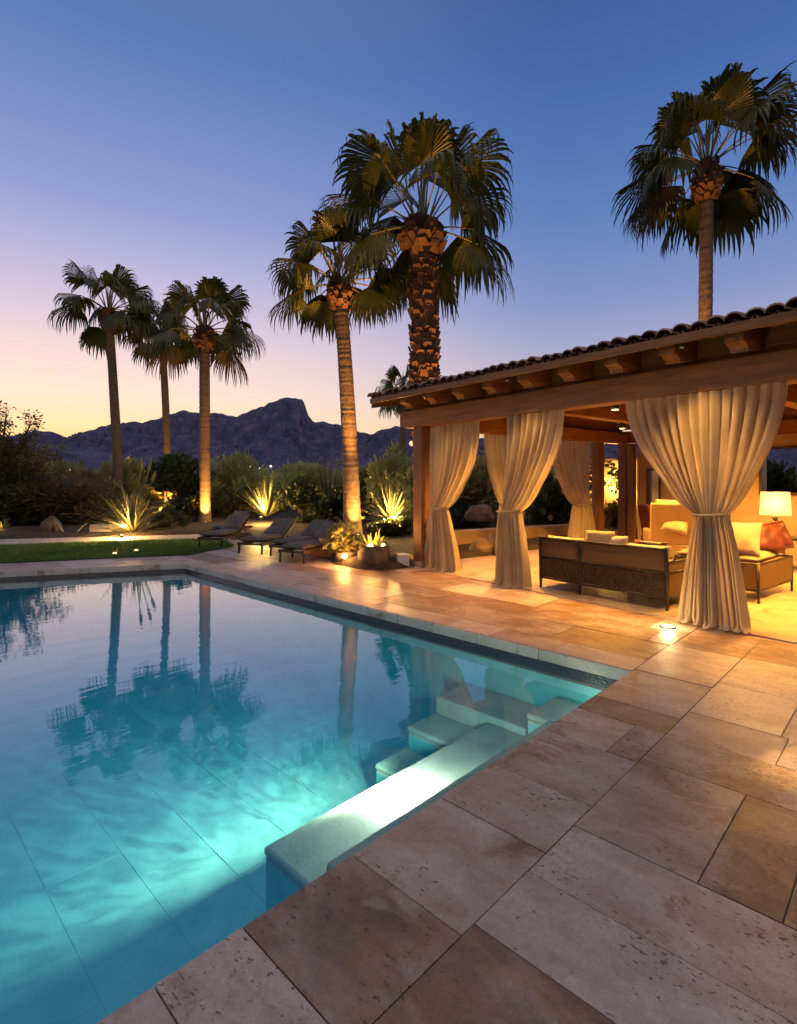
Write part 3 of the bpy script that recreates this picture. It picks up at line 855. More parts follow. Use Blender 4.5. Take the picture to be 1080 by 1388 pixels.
    o = fl.build('patio_floor', M['floor'], None, False, .006, 2, True); o.location = PAV0; o.rotation_euler = (0, 0, PROT); tag(o, kind='structure')
    # ceiling lights
    for s, t, pw, tgt, cone in ((1.55, .85, 210, (1.5, 1.0, 0), 135), (3.35, .85, 230, (3.3, 1.0, 0), 135), (1.9, 3.6, 200, (1.9, 3.7, 0), 130), (5.0, 1.7, 230, (5.0, 1.2, 0), 140), (3.5, 4.8, 300, (3.3, 5.2, 0), 130), (6.3, 1.7, 330, (6.2, 1.9, 0), 112), (6.4, 4.6, 280, (6.4, 4.6, 0), 130)):
        z = 2.64
        q = MB(); q.lathe([(.05, z + .21), (.055, z + .06), (.055, z + .005)], 16, (s, t, 0)); zz = zroof(t) - .2
        q.tube([(s, t, z + .2), (s, t, zroof(t) + .01)], .012, 8)
        fx = q.build('ceiling_light', M['metal'], root, True)
        q = MB(); q.lathe([(.045, z), (.045, z + .004)], 16, (s, t, 0)); q.build('lens', M['glow'], fx)
        lamp('ceiling_lamp', 'SPOT', (s, t, z - .02), pw * LK, AMBER, .22, root, tgt, cone, .7)
    # small downlights added under the eave to wash curtains and paving golden
    for s, pw in ((.75, 60), (2.55, 60), (4.95, 75)):
        q = MB(); q.lathe([(.03, .06), (.03, 0)], 14, (s, -.60, 3.02)); fx = q.build('assumed_eave_light', M['metal'], root, True)
        q = MB(); q.lathe([(.022, -.004), (.022, -.001)], 14, (s, -.60, 3.02)); q.build('lens', M['glow_low'], fx)
        lamp('added_eave_lamp', 'SPOT', (s, -.60, 2.99), pw * EK, (1, .52, .13), .06, root, (s + .2, -.15, .6), 84, 1.0)
    # spot under the eave further along the terrace
    q = MB(); q.lathe([(.05, .12), (.05, 0)], 14, (7.3, -.52, 2.80)); fx = q.build('assumed_eave_light', M['metal'], root, True)
    q = MB(); q.lathe([(.04, -.006), (.04, -.002)], 14, (7.3, -.52, 2.80)); q.build('lens', M['glow'], fx)
    return root
EK = 2.6; AMBER = (1.0, .45, .065); LK = 3.9; POOLW1 = 3; POOLW2 = 1000
PAV = pavilion()
lamp('terrace_spot', 'SPOT', pl(7.3, -.52, 2.76), 900, (1, .55, .17), .03, None, gp(1100, 1045), 7.5, .3)

# ------------------------------------------------------------------ curtains
def curtain(label, pos, rot, top, waist, bot, zt, zw, pleats, seed, pL=1.6, pR=1.6, nu=190, nv=70, depth=.13, y0=0.0, vest=.5):
    rnd = random.Random(seed)
    root = thing('curtain', label, 'curtain', pos, rot, 'tied linen curtains of the pavilion')
    ph = [rnd.uniform(0, 6.28) for _ in range(6)]
    def P(a, f):
        # a across 0..1, f down 0..1
        z = zt * (1 - f)
        if z > zw:
            k = (zt - z) / (zt - zw)
            xl = top[0] + (waist[0] - top[0]) * k ** pL
            xr = top[1] + (waist[1] - top[1]) * k ** pR
            A = .040 + .030 * math.sin(PI * k) ; bun = depth * k ** 4 * .75
        else:
            k = (zw - z) / zw
            e = k ** .75
            xl = waist[0] + (bot[0] - waist[0]) * e; xr = waist[1] + (bot[1] - waist[1]) * e
            A = .055 + .055 * k; bun = depth * (.75 - .35 * k)
        wid = xr - xl
        wob = .10 * math.sin(a * 8 + ph[0]) + .05 * math.sin(a * 15 + ph[1] + z * .6)
        ac = a + wob * .35 * math.sin(PI * a)
        th = 2 * PI * pleats * ac + ph[2]
        w2 = .5 + .5 * noise.noise(Vector((a * 6.0, z * .5, seed)))
        y = A * (math.sin(th) * (.25 + 1.25 * w2) + .35 * math.sin(th * .37 + ph[3] + z * .4) + .22 * math.sin(th * 2.1 + ph[4]))
        x = xl + wid * ac + .25 * A * math.cos(th) * min(1, wid / .8)
        y *= min(1.0, .35 + wid / 1.0) if z > zw else .85
        y += -bun * math.sin(PI * a) * 1.1 * (1 if z > zw else 1) + .02
        fine = noise.noise(Vector((x * 9, z * 5, seed * 3.3))) * .008
        y += fine
        if z > zw:
            k = (zt - z) / (zt - zw)
            sag = vest * .22 * (k ** 5) * (1 - math.cos(2 * PI * a) * 1.0) * .0
            kk = max(0, (k - .72) / .28)
            eL = max(0, 1 - a / .35) ** 1.2 * (abs(top[0] - waist[0])) ; eR = max(0, 1 - (1 - a) / .35) ** 1.2 * (abs(top[1] - waist[1]))
            z -= vest * .14 * (eL + eR) * math.sin(PI * min(1, kk)) + .0 * sag
        if f > .97:
            q = (f - .97) / .03
            y -= .05 * q * (1 + math.sin(th * .5)); x += .04 * q * math.sin(th * .31 + ph[5]); z = max(z, .022 + .010 * (1 + math.sin(th)))
        return (x, y + y0, max(z, .022))
    g = MB(); g.grid(P, nu, nv)
    o = g.build('cloth', M['curtain'], root, True)
    # tie band
    wc = (waist[0] + waist[1]) / 2; wr = (waist[1] - waist[0]) / 2 + .015
    t = MB(); pts = []
    for k in range(25):
        a = 2 * PI * k / 24
        pts.append((wc + wr * math.cos(a), y0 - depth * .38 + (depth * .5 + .035) * math.sin(a), zw + .01 + .012 * math.cos(a)))
    t.tube(pts, .013, 8, caps=False)
    tb = t.build('tieback', M['curtain'], root, True)
    q = MB()
    for sx in (-1, 1): q.lathe([(.002, -.012), (.012, -.006), (.012, .006), (.002, .012)], 10, (wc + sx * .02 + .005, y0 - depth * .88 - .045, zw + .01))
    q.build('knot', M['cream'], tb, True)
    return root
curtain('narrow cream linen curtain tied back beside the corner post of the pavilion', pl(0, .02), PROT, (.23, 1.46), (.25, .65), (-.03, .98), 2.595, 1.10, 8, 1, 1.0, 2.3)
curtain('cream linen curtain tied at its waist just left of the wicker sofa', pl(0, -.10), PROT, (2.06, 3.11), (1.99, 2.36), (1.83, 2.55), 2.595, 1.13, 8, 2, 1.2, 2.0)
curtain('widest linen curtain, gathered at its middle in front of the sofa end', pl(0, -.12), PROT, (4.04, 5.76), (4.90, 5.21), (4.72, 5.42), 2.595, 1.22, 14, 3, 1.7, 1.7, 260, 80, .17)
curtain('golden lit curtain hanging on the far left side of the pavilion behind the sofa', pl(-.02, 0), PROT + PI / 2, (3.95, 5.56), (4.86, 5.46), (4.66, 5.80), 2.565, 1.02, 11, 4, 2.0, 1.2)
curtain('shaded curtain half hidden behind the tied curtain left of the sofa', pl(-.02, 0), PROT + PI / 2, (1.69, 2.75), (2.18, 2.62), (2.1, 2.75), 2.565, 1.10, 9, 5, 1.5, 1.0)

# ------------------------------------------------------------------ pavilion furniture
def cushion(w, d, h, seed=0, puff=.35, n=14):
    # soft pillow: a puffed box, w along x, d along y, h along z, centred
    g = MB()
    def sh(x, y):  # -1..1
        e = (1 - abs(x) ** 4) * (1 - abs(y) ** 4)
        return max(e, 0) ** .4
    vs = []
    for sgn in (1, -1):
        for j in range(n + 1):
            for i in range(n + 1):
                x = -1 + 2 * i / n; y = -1 + 2 * j / n
                k = 1 - .06 * (1 - abs(x)) * abs(y) ** 3 - 0
                z = sgn * h / 2 * (.12 + .88 * sh(x, y)) + .012 * noise.noise(Vector((x * 2 + seed, y * 2, sgn)))
                vs.append((x * w / 2 * (1 - .05 * (1 - y * y) * abs(x) ** 6), y * d / 2 * (1 - .05 * (1 - x * x) * abs(y) ** 6), z))
    fs = []
    m = (n + 1) * (n + 1)
    for j in range(n):
        for i in range(n):
            a = j * (n + 1) + i
            fs.append((a, a + 1, a + n + 2, a + n + 1)); fs.append((m + a, m + a + n + 1, m + a + n + 2, m + a + 1))
    for i in range(n):
        for (p, q) in ((i, i + 1), ((n) * (n + 1) + i + 1, n * (n + 1) + i), ((i + 1) * (n + 1), i * (n + 1)), (i * (n + 1) + n, (i + 1) * (n + 1) + n)):
            fs.append((p, m + p, m + q, q))
    g.add(vs, fs); return g
def put(g, name, mat, parent, loc, rot=(0, 0, 0), smooth=True):
    o = g.build(name, mat, parent, smooth, 0, 2, True); o.location = loc; o.rotation_euler = rot; return o

def sofa():
    # local x = s along the front, y = into the pavilion; the back faces the pool
    root = thing('wicker_sofa', 'long wicker sofa with its woven back to the pool and pale cushions', 'sofa', pl(2.58, .12), PROT)
    Ln, Dp, Hh = 1.87, .95, .76
    fr = MB()
    for x in (0, .66, Ln):
        for y in (0, Dp):
            if y and x == .66: continue
            fr.tube([(x, y, 0), (x, y + .005, .15), (x, y, .5), (x, y - (.03 if y == 0 else 0), Hh + .02 if y == 0 else .60)], [.016, .024, .027, .024], 8)
    for z in (.17, .47, Hh): fr.tube([(0, -.005 - (.02 if z > .6 else 0), z), (.66, -.005 - (.02 if z > .6 else 0), z), (Ln, -.005 - (.02 if z > .6 else 0), z)], .016, 8)
    for x in (0, Ln):
        for z in (.17, .47, .60): fr.tube([(x, 0, z), (x, Dp, z)], .016, 8)
    fr.tube([(0, Dp, .17), (Ln, Dp, .17)], .016, 8)
    fr.build('frame', M['metal'], root, True)
    for a, b in ((.02, .64), (.68, Ln - .02)):
        p = MB(); p.box((a, -.004, .49), (b, .02, Hh - .018)); p.build('back_panel', M['sling'], root, False, .004, 2, True)
        p = MB(); rnd = random.Random(7)
        p.box((a, .006, .185), (b, .018, .455), 0, .2)
        x = a + .012
        while x < b - .01:
            zz = .187
            while zz < .445:
                hh = .024
                p.box((x, -.008 + (.006 if int(x * 50 + zz * 40) % 2 else 0), zz), (x + .011, .0055, zz + hh - .003), 0, rnd.random()); zz += hh
            x += .0165
        p.build('woven_panel', M['wicker'], root, False)
    for x in (0, Ln):
        p = MB(); p.box((x - .010, .025, .185), (x + .010, Dp - .02, .458), 0, .4); p.box((x - .008, .025, .482), (x + .008, Dp - .02, .588), 0, .5); p.build('side_panel', M['sling'], root, False)
    p = MB(); p.box((.02, .03, .20), (Ln - .02, Dp - .02, .27)); p.build('seat_deck', M['metal'], root, False, .01, 2, True)
    for a, b in ((.02, .65), (.67, 1.25), (1.27, Ln - .02)):
        put(cushion(b - a, Dp - .16, .17, a), 'seat_cushion', M['cream'], root, ((a + b) / 2, .50, .365))
    for a, b, h in ((.02, .62, .42), (.66, 1.28, .50), (1.24, 1.84, .42)):
        put(cushion(b - a, h, .17, a + 5), 'back_cushion', M['cream'], root, ((a + b) / 2, .13, .45 + h / 2 - .08), (1.42, 0, 0))
    return root
sofa()
def pillow(label, w, d, h, mat, loc, rot, cat='cushion', group=None):
    o = put(cushion(w, d, h, loc[0]), 'cushion', mat, None, loc, rot); tag(o, label, cat, group); return o
pillow('patterned tan cushion between two pale ones on the back of the wicker sofa', .40, .36, .13, M['tan'], pl(3.48, .22, .74), (1.35, 0, PROT + .1))
pillow('slim brown cushion at the right corner of the wicker sofa back', .42, .26, .14, M['leather'], pl(4.12, .34, .70), (1.3, 0, PROT))

def wing_seat(name, label, cat, s, t, rot, w, d, hb, mats, leg=.16):
    root = thing(name, label, cat, pl(s, t, .018), PROT + rot)
    fr, cu = mats
    b = MB()
    b.box((-w / 2, -d / 2, leg), (w / 2, d / 2, .30)); b.build('base', fr, root, False, .02, 2, True)
    for sx in (-1, 1):
        a = MB(); a.box((sx * w / 2 - (.11 if sx > 0 else 0), -d / 2, .303), (sx * w / 2 + (.11 if sx < 0 else 0), d / 2 - .13, .56)); a.build('arm', fr, root, False, .03, 3, True)
    bk = MB(); Mx = Matrix.Translation((0, d / 2 - .10, .30)) @ Matrix.Rotation(-.16, 4, 'X')
    bk.box((-w / 2, -.06, .003), (w / 2, .07, hb - .30), 0, .5, Mx); bk.build('back', fr, root, False, .035, 3, True)
    for sx in (-1, 1):
        for sy in (-1, 1):
            l = MB(); l.tube([(sx * (w / 2 - .05), sy * (d / 2 - .05), 0), (sx * (w / 2 - .05), sy * (d / 2 - .05), leg)], [.016, .024], 8); l.build('leg', M['wood_dark'], root, True)
    put(cushion(w - .25, d - .22, .17), 'seat_cushion', cu, root, (0, -.07, .40))
    put(cushion(w - .27, hb - .42, .17, 2), 'back_cushion', cu, root, (0, d / 2 - .26, .48 + (hb - .42) / 2), (1.40, 0, 0))
    return root
def loveseat():
    # the woven seat on the right, its side towards the pool
    root = thing('daybed', 'wicker seat with woven tan side, right of the widest curtain', 'sofa', pl(3.92, 1.44, .018), PROT)
    W, D = 1.07, 1.27
    fr = MB()
    for x in (0, W):
        for y in (0, D): fr.tube([(x, y, 0), (x, y, .16), (x, y, .50)], [.014, .02, .02], 8)
    for z in (.16, .50):
        fr.tube([(0, 0, z), (W, 0, z), (W, D, z), (0, D, z), (0, 0, z)], .016, 8)
    fr.build('frame', M['metal'], root, True)
    p = MB(); p.box((-.012, .02, .175), (.012, D - .02, .485)); p.build('side_panel', M['sling'], root, False, .003, 2, True)
    p = MB(); p.box((.02, -.010, .175), (W - .02, .010, .485)); p.build('side_panel', M['sling'], root, False, .003, 2, True)
    p = MB(); p.box((W - .012, .02, .175), (W + .012, D - .02, .485)); p.build('side_panel', M['sling'], root, False, .003, 2, True)
    put(cushion(W - .06, D - .06, .16), 'seat_cushion', M['tan'], root, (W / 2, D / 2, .55))
    return root
loveseat()
pillow('large pale cushion on the near end of the right hand wicker seat', .66, .46, .2, M['cream'], pl(4.62, 1.62, .82), (1.25, 0, PROT + .15))
pillow('red brown leather cushion on the right hand wicker seat', .44, .40, .18, M['leather'], pl(4.84, 2.22, .80), (1.2, .1, PROT + .9))
pillow('dark leather cushion leaning at the far end of the right hand wicker seat', .50, .42, .18, M['leather'], pl(4.80, 2.58, .80), (1.15, -.1, PROT + 1.1))
wing_seat('armchair', 'large tan armchair with a tilted back behind the wicker sofa', 'armchair', 2.25, 4.9, -2.5, .95, .90, 1.15, (M['tan'], M['cream']))
wing_seat('armchair', 'dark leather armchair near the slot window of the rear wall', 'armchair', 1.55, 6.0, 2.4, .70, .75, 1.05, (M['leather'], M['leather']))
pillow('square cream cushion on the seat of the large tan armchair', .48, .42, .16, M['cream'], pl(2.5, 4.55, .75), (1.1, .2, PROT + .5))
def coffee_table():
    root = thing('coffee_table', 'low dark timber coffee table in the middle of the pavilion', 'table', pl(3.3, 2.4, .018), PROT)
    t = MB(); t.box((-.55, -.4, .36), (.55, .4, .41)); t.build('table_top', M['wood_dark'], root, False, .01, 2, True)
    for x in (-.48, .48):
        for y in (-.33, .33):
            l = MB(); l.box((x - .03, y - .03, 0), (x + .03, y + .03, .358)); l.build('leg', M['wood_dark'], root, False, .005, 2, True)
coffee_table()
def lamp_table():
    s, t = 4.08, 5.0
    root = thing('side_table', 'dark console table carrying the lit table lamp', 'table', pl(s, t, .018), PROT)
    q = MB(); q.box((-.35, -.3, .54), (.75, .3, .58)); q.build('table_top', M['wood_dark'], root, False, .008, 2, True)
    for x in (-.29, .69):
        for y in (-.24, .24):
            l = MB(); l.box((x - .025, y - .025, 0), (x + .025, y + .025, .538)); l.build('leg', M['wood_dark'], root, False, .004, 2, True)
    L_ = thing('table_lamp', 'lit table lamp with a square cream shade on the console', 'lamp', pl(s, t, .60), PROT)
    b = MB(); b.lathe([(.075, 0), (.08, .02), (.07, .04), (.10, .12), (.095, .2), (.05, .26), (.03, .30)], 20); b.build('lamp_base', M['rock'], L_, True)
    k = MB(); k.lathe([(.045, .302), (.045, .38)], 16); k.build('neck', M['cream'], L_, True)
    sh = MB()
    z0, z1, a0, a1 = .385, .80, .235, .215
    vs = [(x * a0, y * a0, z0) for x, y in ((-1, -1), (1, -1), (1, 1), (-1, 1))] + [(x * a1, y * a1, z1) for x, y in ((-1, -1), (1, -1), (1, 1), (-1, 1))]
    sh.add(vs, [(0, 1, 5, 4), (1, 2, 6, 5), (2, 3, 7, 6), (3, 0, 4, 7)])
    o = sh.build('lamp_shade', M['shade'], L_)
    o.rotation_euler = (0, 0, .33)
    q = MB(); q.lathe([(.012, .38), (.03, .45), (.035, .5), (.012, .55)], 12); q.build('bulb', M['glow'], L_, True)
    lamp('lamp_bulb', 'POINT', (0, 0, .6), 34, (1, .56, .18), .05, L_)
lamp_table()

# small lit fixtures set into the terrace
def deck_light(x, y, label, pw=14):
    p = gp(x, y)
    root = thing('deck_light', label, 'deck light', (p.x, p.y, .004), 0, 'lights set into the terrace')
    q = MB(); q.lathe([(.085, -.002), (.085, .004), (.072, .008)], 24); q.build('bezel', M['metal'], root, True)
    q = MB(); q.lathe([(.066, .0085), (.06, .011)], 24); q.build('lens', M['glow_soft'], root, True)
    lamp('deck_lamp', 'POINT', (0, 0, .10), pw, (1, .68, .3), .06, root)
deck_light(905, 850, 'small round light glowing in the paving in front of the widest curtain', 12)
# ================================================================== PALMS
def fan_leaf(mb, base, d, pet, Lf, rnd, tint, droop=1.0, dead=False):
    """one fan leaf: petiole from base along d, then a pleated hood of drooping segments"""
    d = d.normalized()
    side = d.cross(Vector((0, 0, 1)))
    if side.length < .05: side = Vector((1, 0, 0))
    side.normalize()
    pts = []
    p = Vector(base); dd = Vector(d)
    for k in range(6):
        pts.append(Vector(p)); p = p + dd * (pet / 5)
        dd = (dd + Vector((0, 0, -.055 * droop))).normalized()
    mb.tube(pts, [.034, .028, .024, .021, .019, .017], 5, 1, rnd.random())
    hub = pts[-1]
    t = (dd + Vector((0, 0, -.18 * droop))).normalized()
    n = side.cross(t).normalized()
    if n.z < 0: n = -n
    side = t.cross(n).normalized()
    roll = rnd.uniform(-.35, .35)
    side, n = side * math.cos(roll) + n * math.sin(roll), n * math.cos(roll) - side * math.sin(roll)
    K = 36; span = math.radians(rnd.uniform(92, 112)); hood = rnd.uniform(.4, .85); g = .36 * droop * rnd.uniform(.7, 1.3)
    dphi = 2 * span / K
    fr = (0, .18, .36, .54, .66, .78, .90, 1.0)
    split = rnd.uniform(.58, .70)
    for i in range(K):
        phi = -span + (i + .5) * dphi
        Ls = Lf * (.70 + .30 * math.cos(phi * .75)) * rnd.uniform(.90, 1.06)
        tipd = rnd.uniform(.5, 1.5)
        dr = (t * math.cos(phi) + (side * math.cos(hood) * math.sin(phi) - n * (math.sin(hood) * abs(math.sin(phi)))))
        dr.normalize()
        tang = (-t * math.sin(phi) + side * math.cos(phi)).normalized()
        jit = Vector((rnd.uniform(-1, 1), rnd.uniform(-1, 1), rnd.uniform(-1, 1))) * .07
        vs = []
        for q in fr:
            r = q * Ls
            c = hub + dr * r
            c.z -= g * Lf * .42 * q * q
            if q > split:
                e = (q - split) / (1 - split)
                c += jit * e * Ls
                c -= dr * (r * .20 * e * e * tipd)
                c.z -= Ls * .30 * e ** 1.4 * tipd * droop
                w = split * Ls * math.tan(dphi / 2) * (1 - e) ** .8 + .003
            else:
                w = r * math.tan(dphi / 2) * 1.04 + .004
            pl_ = .35 * w
            vs.append(c - tang * w - n * pl_ * .5); vs.append(c + n * pl_ * .5); vs.append(c + tang * w - n * pl_ * .5)
        fs = []
        for k in range(len(fr) - 1):
            a = 3 * k
            fs.append((a, a + 1, a + 4, a + 3)); fs.append((a + 1, a + 2, a + 5, a + 4))
        mb.add(vs, fs, 2 if dead else 0, min(1, max(0, tint + rnd.uniform(-.12, .12))))

def boots(mb, path, r_of, f0, f1, rowh, perrow, size, rnd, out=.5, wild=1.0):
    # stubs of cut leaf bases in spiral rows
    total = sum((path[i + 1] - path[i]).length for i in range(len(path) - 1))
    def at(f):
        x = f * (len(path) - 1); i = min(int(x), len(path) - 2)
        return path[i].lerp(path[i + 1], x - i)
    n = max(1, int((f1 - f0) * total / rowh))
    for j in range(n):
        f = f0 + (f1 - f0) * (j + .5) / n
        c = at(f); r = r_of(f)
        for k in range(perrow):
            a = 2 * PI * (k + .5 * (j % 2)) / perrow + rnd.uniform(-.25, .25)
            if rnd.random() < .10: continue
            o = Vector((math.cos(a), math.sin(a), 0)); tg = Vector((-math.sin(a), math.cos(a), 0))
            c = at(min(.999, max(0, f + rnd.uniform(-.35, .35) * (f1 - f0) / n)))
            h = size * rnd.uniform(.6, 1.45); w0 = 1.15 * PI * r / perrow; w1 = w0 * rnd.uniform(.45, .7); ou = out * size * rnd.uniform(.6, 1.35)
            th = size * .22
            b = c + o * (r * .90) - Vector((0, 0, h * .5))
            tp = c + o * (r * .96 + ou) + Vector((0, 0, h * .5))
            vs = [b - tg * w0, b + tg * w0, b + tg * w0 + o * th, b - tg * w0 + o * th, tp - tg * w1 - o * th * .3, tp + tg * w1 - o * th * .3, tp + tg * w1 + o * th * .7, tp - tg * w1 + o * th * .7]
            mb.add(vs, [(0, 1, 5, 4), (1, 2, 6, 5), (2, 3, 7, 6), (3, 0, 4, 7)], 0, rnd.random() * .55)
            mb.add([vs[4], vs[5], vs[6], vs[7]], [(0, 1, 2, 3)], 1, rnd.random())

def palm(label, base, top, r0, r1, W, nleaf, seed, bootf=None, bsize=.16, perrow=9, bend=(0, 0), lf=None, collar=.11):
    """top is the crown's heart; W the full spread of the crown"""
    rnd = random.Random(seed)
    base = Vector(base); top = Vector(top)
    root = thing('palm_tree', label, 'palm tree', base, 0, 'fan palms around the pool garden')
    tp = top - base
    mid = tp * .5 + Vector((bend[0], bend[1], 0))
    path = []
    NS = 46
    for k in range(NS + 1):
        f = k / NS
        path.append(Vector((0, 0, 0)) * (1 - f) ** 2 + mid * (2 * f * (1 - f)) + tp * f * f)
    # sample positions proportional to height already near linear
    def r_of(f): return r0 + (r1 - r0) * f + r0 * .35 * math.exp(-f * 26)
    t = MB(); rings = []; rr = []
    fine = NS * 4
    for k in range(fine + 1):
        f = k / fine
        x = f * NS; i = min(int(x), NS - 1)
        p = path[i].lerp(path[i + 1], x - i)
        rings.append(p); rr.append(r_of(f) * (1 + .035 * (math.sin(k * 1.9) * .5 + rnd.uniform(-.5, .5)) + (.03 if k % 5 == 0 else 0)))
    t.tube(rings, rr, 18)
    t.build('trunk', M['trunk'], root, True)
    b = MB()
    f0 = bootf if bootf is not None else 1 - collar
    if bootf is not None:
        boots(b, path, r_of, f0, 1.0, bsize * .62, perrow, bsize, rnd, .42)
    boots(b, path, lambda f: r1 * (1.12 + .7 * math.sin(PI * min(1, max(0, (f - (1 - collar)) / collar)) ** .8)), 1 - collar, 1.01, bsize * .55, perrow + 1, bsize, rnd, .5)
    b.build('leaf_boots', [M['boot'], M['petiole_cut']], root, False)
    c = MB()
    pet = W * .255; Lf = lf or W * .285
    for i in range(nleaf):
        f = (i + .5) / nleaf
        el = math.radians(82 - 100 * f ** .9 + rnd.uniform(-11, 11))
        az = i * 2.39996 + rnd.uniform(-.25, .25) + seed
        if f > .5 and math.sin(az) < -.62: continue
        d = Vector((math.cos(el) * math.cos(az), math.cos(el) * math.sin(az), math.sin(el)))
        bs = tp + Vector((math.cos(az), math.sin(az), 0)) * r1 * .7 + Vector((0, 0, -.25 * f + .1))
        fan_leaf(c, bs, d, pet * rnd.uniform(.85, 1.15) * (1.0 if f > .2 else .9), Lf * rnd.uniform(.88, 1.1), rnd, .35 + .5 * f * rnd.random(), 1.0 if f > .25 else .6, f > .93 and rnd.random() < .5)
    for k in range(5):   # young spears at the heart
        a = rnd.uniform(0, 6.28)
        c.tube([tp, tp + Vector((.08 * math.cos(a), .08 * math.sin(a), pet * .6)), tp + Vector((.2 * math.cos(a), .2 * math.sin(a), pet * 1.2))], [.03, .03, .008], 5, 1)
    c.build('crown', [M['palm_leaf'], M['petiole'], M['dry']], root, False)
    return root
M['petiole_cut'] = simple('cut_leaf_base', [(.15, .075, .034), (.22, .12, .058)], 6, rough=.8, tint=.35)
UPL = (1.0, .43, .085)
def up(x, y, Y, pw, tgt, cone=60, label=None, power_pt=0):
    """garden uplight standing at its place with its beam on target"""
    p = Vector(((x - CX) / F * Y, Y, .10 if y is None else CAMZ + (HY - y) / F * Y))
    root = thing('garden_uplight', label, 'garden light', (p.x, p.y, max(p.z - .1, 0.0)), 0, 'uplights in the planting')
    d = (Vector(tgt) - p).normalized()
    q = MB(); c = Vector((0, 0, .10)); q.tube([c - d * .05, c + d * .045], .035, 12); q.tube([(0, 0, -.05), c - d * .02], .010, 6); q.build('housing', M['metal'], root, True)
    q = MB(); q.tube([c + d * .0455, c + d * .049], .029, 12); q.build('lens', M['glow'], root, True)
    lamp('uplight_lamp', 'SPOT', p + d * .07, pw, UPL, .04, None, tgt, cone, .8)
    return root

def pg(x, Y, z=0.0): return Vector(((x - CX) / F * Y, Y, z))
palm('tallest slim palm of the left trio, leaning left behind the yellow lit yucca', pg(163, 24), atd(147, 420, 24), .215, .17, 4.8, 21, 1, bend=(-.1, .3), bsize=.15)
palm('shortest slim palm, in the middle of the left trio', pg(228, 26), atd(219, 452, 26), .19, .15, 3.7, 19, 2, bend=(.05, .2), bsize=.13)
palm('right palm of the left trio, its trunk base lit orange behind a lounger', pg(278, 19.7), atd(277, 446, 19.7), .195, .18, 4.3, 22, 3, bsize=.15)
palm('slim palm with glowing trunk rising from the lit planting beside the loungers', pg(478, 15.2), atd(459, 380, 15.2), .245, .18, 4.1, 22, 4, bend=(.12, 0), bsize=.14)
palm('thick palm with shaggy boot covered trunk behind the left end of the pavilion roof', pg(580, 14.6), atd(572, 304, 14.6), .36, .31, 5.45, 27, 5, bootf=.30, bsize=.20, perrow=8, collar=.10)
palm('palm rising behind the tiled roof at the right', pg(953, 16.5), atd(958, 222, 16.5), .20, .19, 5.6, 26, 6, bsize=.17, perrow=8, collar=.10)
palm('small young palm peeping out behind the left eave of the pavilion', pg(546, 23), atd(546, 530, 23), .14, .12, 2.6, 18, 7, bsize=.09)

# ================================================================== SHRUBS AND TREES
def leaf_cloud(mb, lobes, n, size, rnd, slim=.22, up_=.4, m=0, surf=.55):
    vol = [a * b * c for (_, (a, b, c)) in lobes]
    for k in range(n):
        (cx_, cy_, cz_), (a, b, c) = rnd.choices(lobes, vol)[0]
        d = Vector((rnd.gauss(0, 1), rnd.gauss(0, 1), rnd.gauss(0, 1))).normalized()
        r = rnd.random() ** (1 / 3) if rnd.random() > surf else rnd.uniform(.82, 1.1)
        p = Vector((cx_ + d.x * a * r, cy_ + d.y * b * r, cz_ + d.z * c * r))
        q = noise.noise(p * 1.7) 
        if q < -.16: continue
        if p.z < .02: continue
        g = (d * .8 + Vector((rnd.gauss(0, .6), rnd.gauss(0, .6), rnd.gauss(up_, .5)))).normalized()
        s = g.cross(Vector((rnd.gauss(0, 1), rnd.gauss(0, 1), rnd.gauss(0, 1)))).normalized()
        ln = size * rnd.uniform(.6, 1.4); w = ln * slim
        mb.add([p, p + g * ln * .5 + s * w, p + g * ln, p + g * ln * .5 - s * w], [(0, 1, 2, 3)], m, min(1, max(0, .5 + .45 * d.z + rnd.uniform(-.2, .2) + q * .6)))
def limbs(mb, lobes, rnd, r=.05, base=(0, 0, 0)):
    for (c, (a, b, cc)) in lobes:
        c = Vector(c); b0 = Vector(base)
        mid = b0.lerp(c, .5) + Vector((rnd.uniform(-.15, .15), rnd.uniform(-.15, .15), -.05))
        mb.tube([b0, mid, c], [r, r * .65, r * .3], 6)
        for k in range(7):
            d = Vector((rnd.uniform(-1, 1) * a, rnd.uniform(-1, 1) * b, rnd.uniform(-.3, 1) * cc)) * .85
            q = mid.lerp(c, rnd.uniform(.3, 1)); mb.tube([q, q + d * .5 + Vector((0, 0, .04)), q + d], [r * .3, r * .2, r * .08], 4)
def shrub_proto(seed, kind='shrub', n=5200, size=.16, slim=.16):
    rnd = random.Random(seed)
    lobes = []
    for k in range(9):
        a = rnd.uniform(0, 6.28); q = rnd.uniform(.15, .75)
        rz = rnd.uniform(.28, .45)
        lobes.append(((math.cos(a) * q, math.sin(a) * q, rnd.uniform(.30, 1.15 - q * .55)), (rnd.uniform(.26, .48), rnd.uniform(.26, .48), rz)))
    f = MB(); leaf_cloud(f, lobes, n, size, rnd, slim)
    b = MB(); limbs(b, lobes, rnd, .035)
    return f, b, kind
PROTO = {}
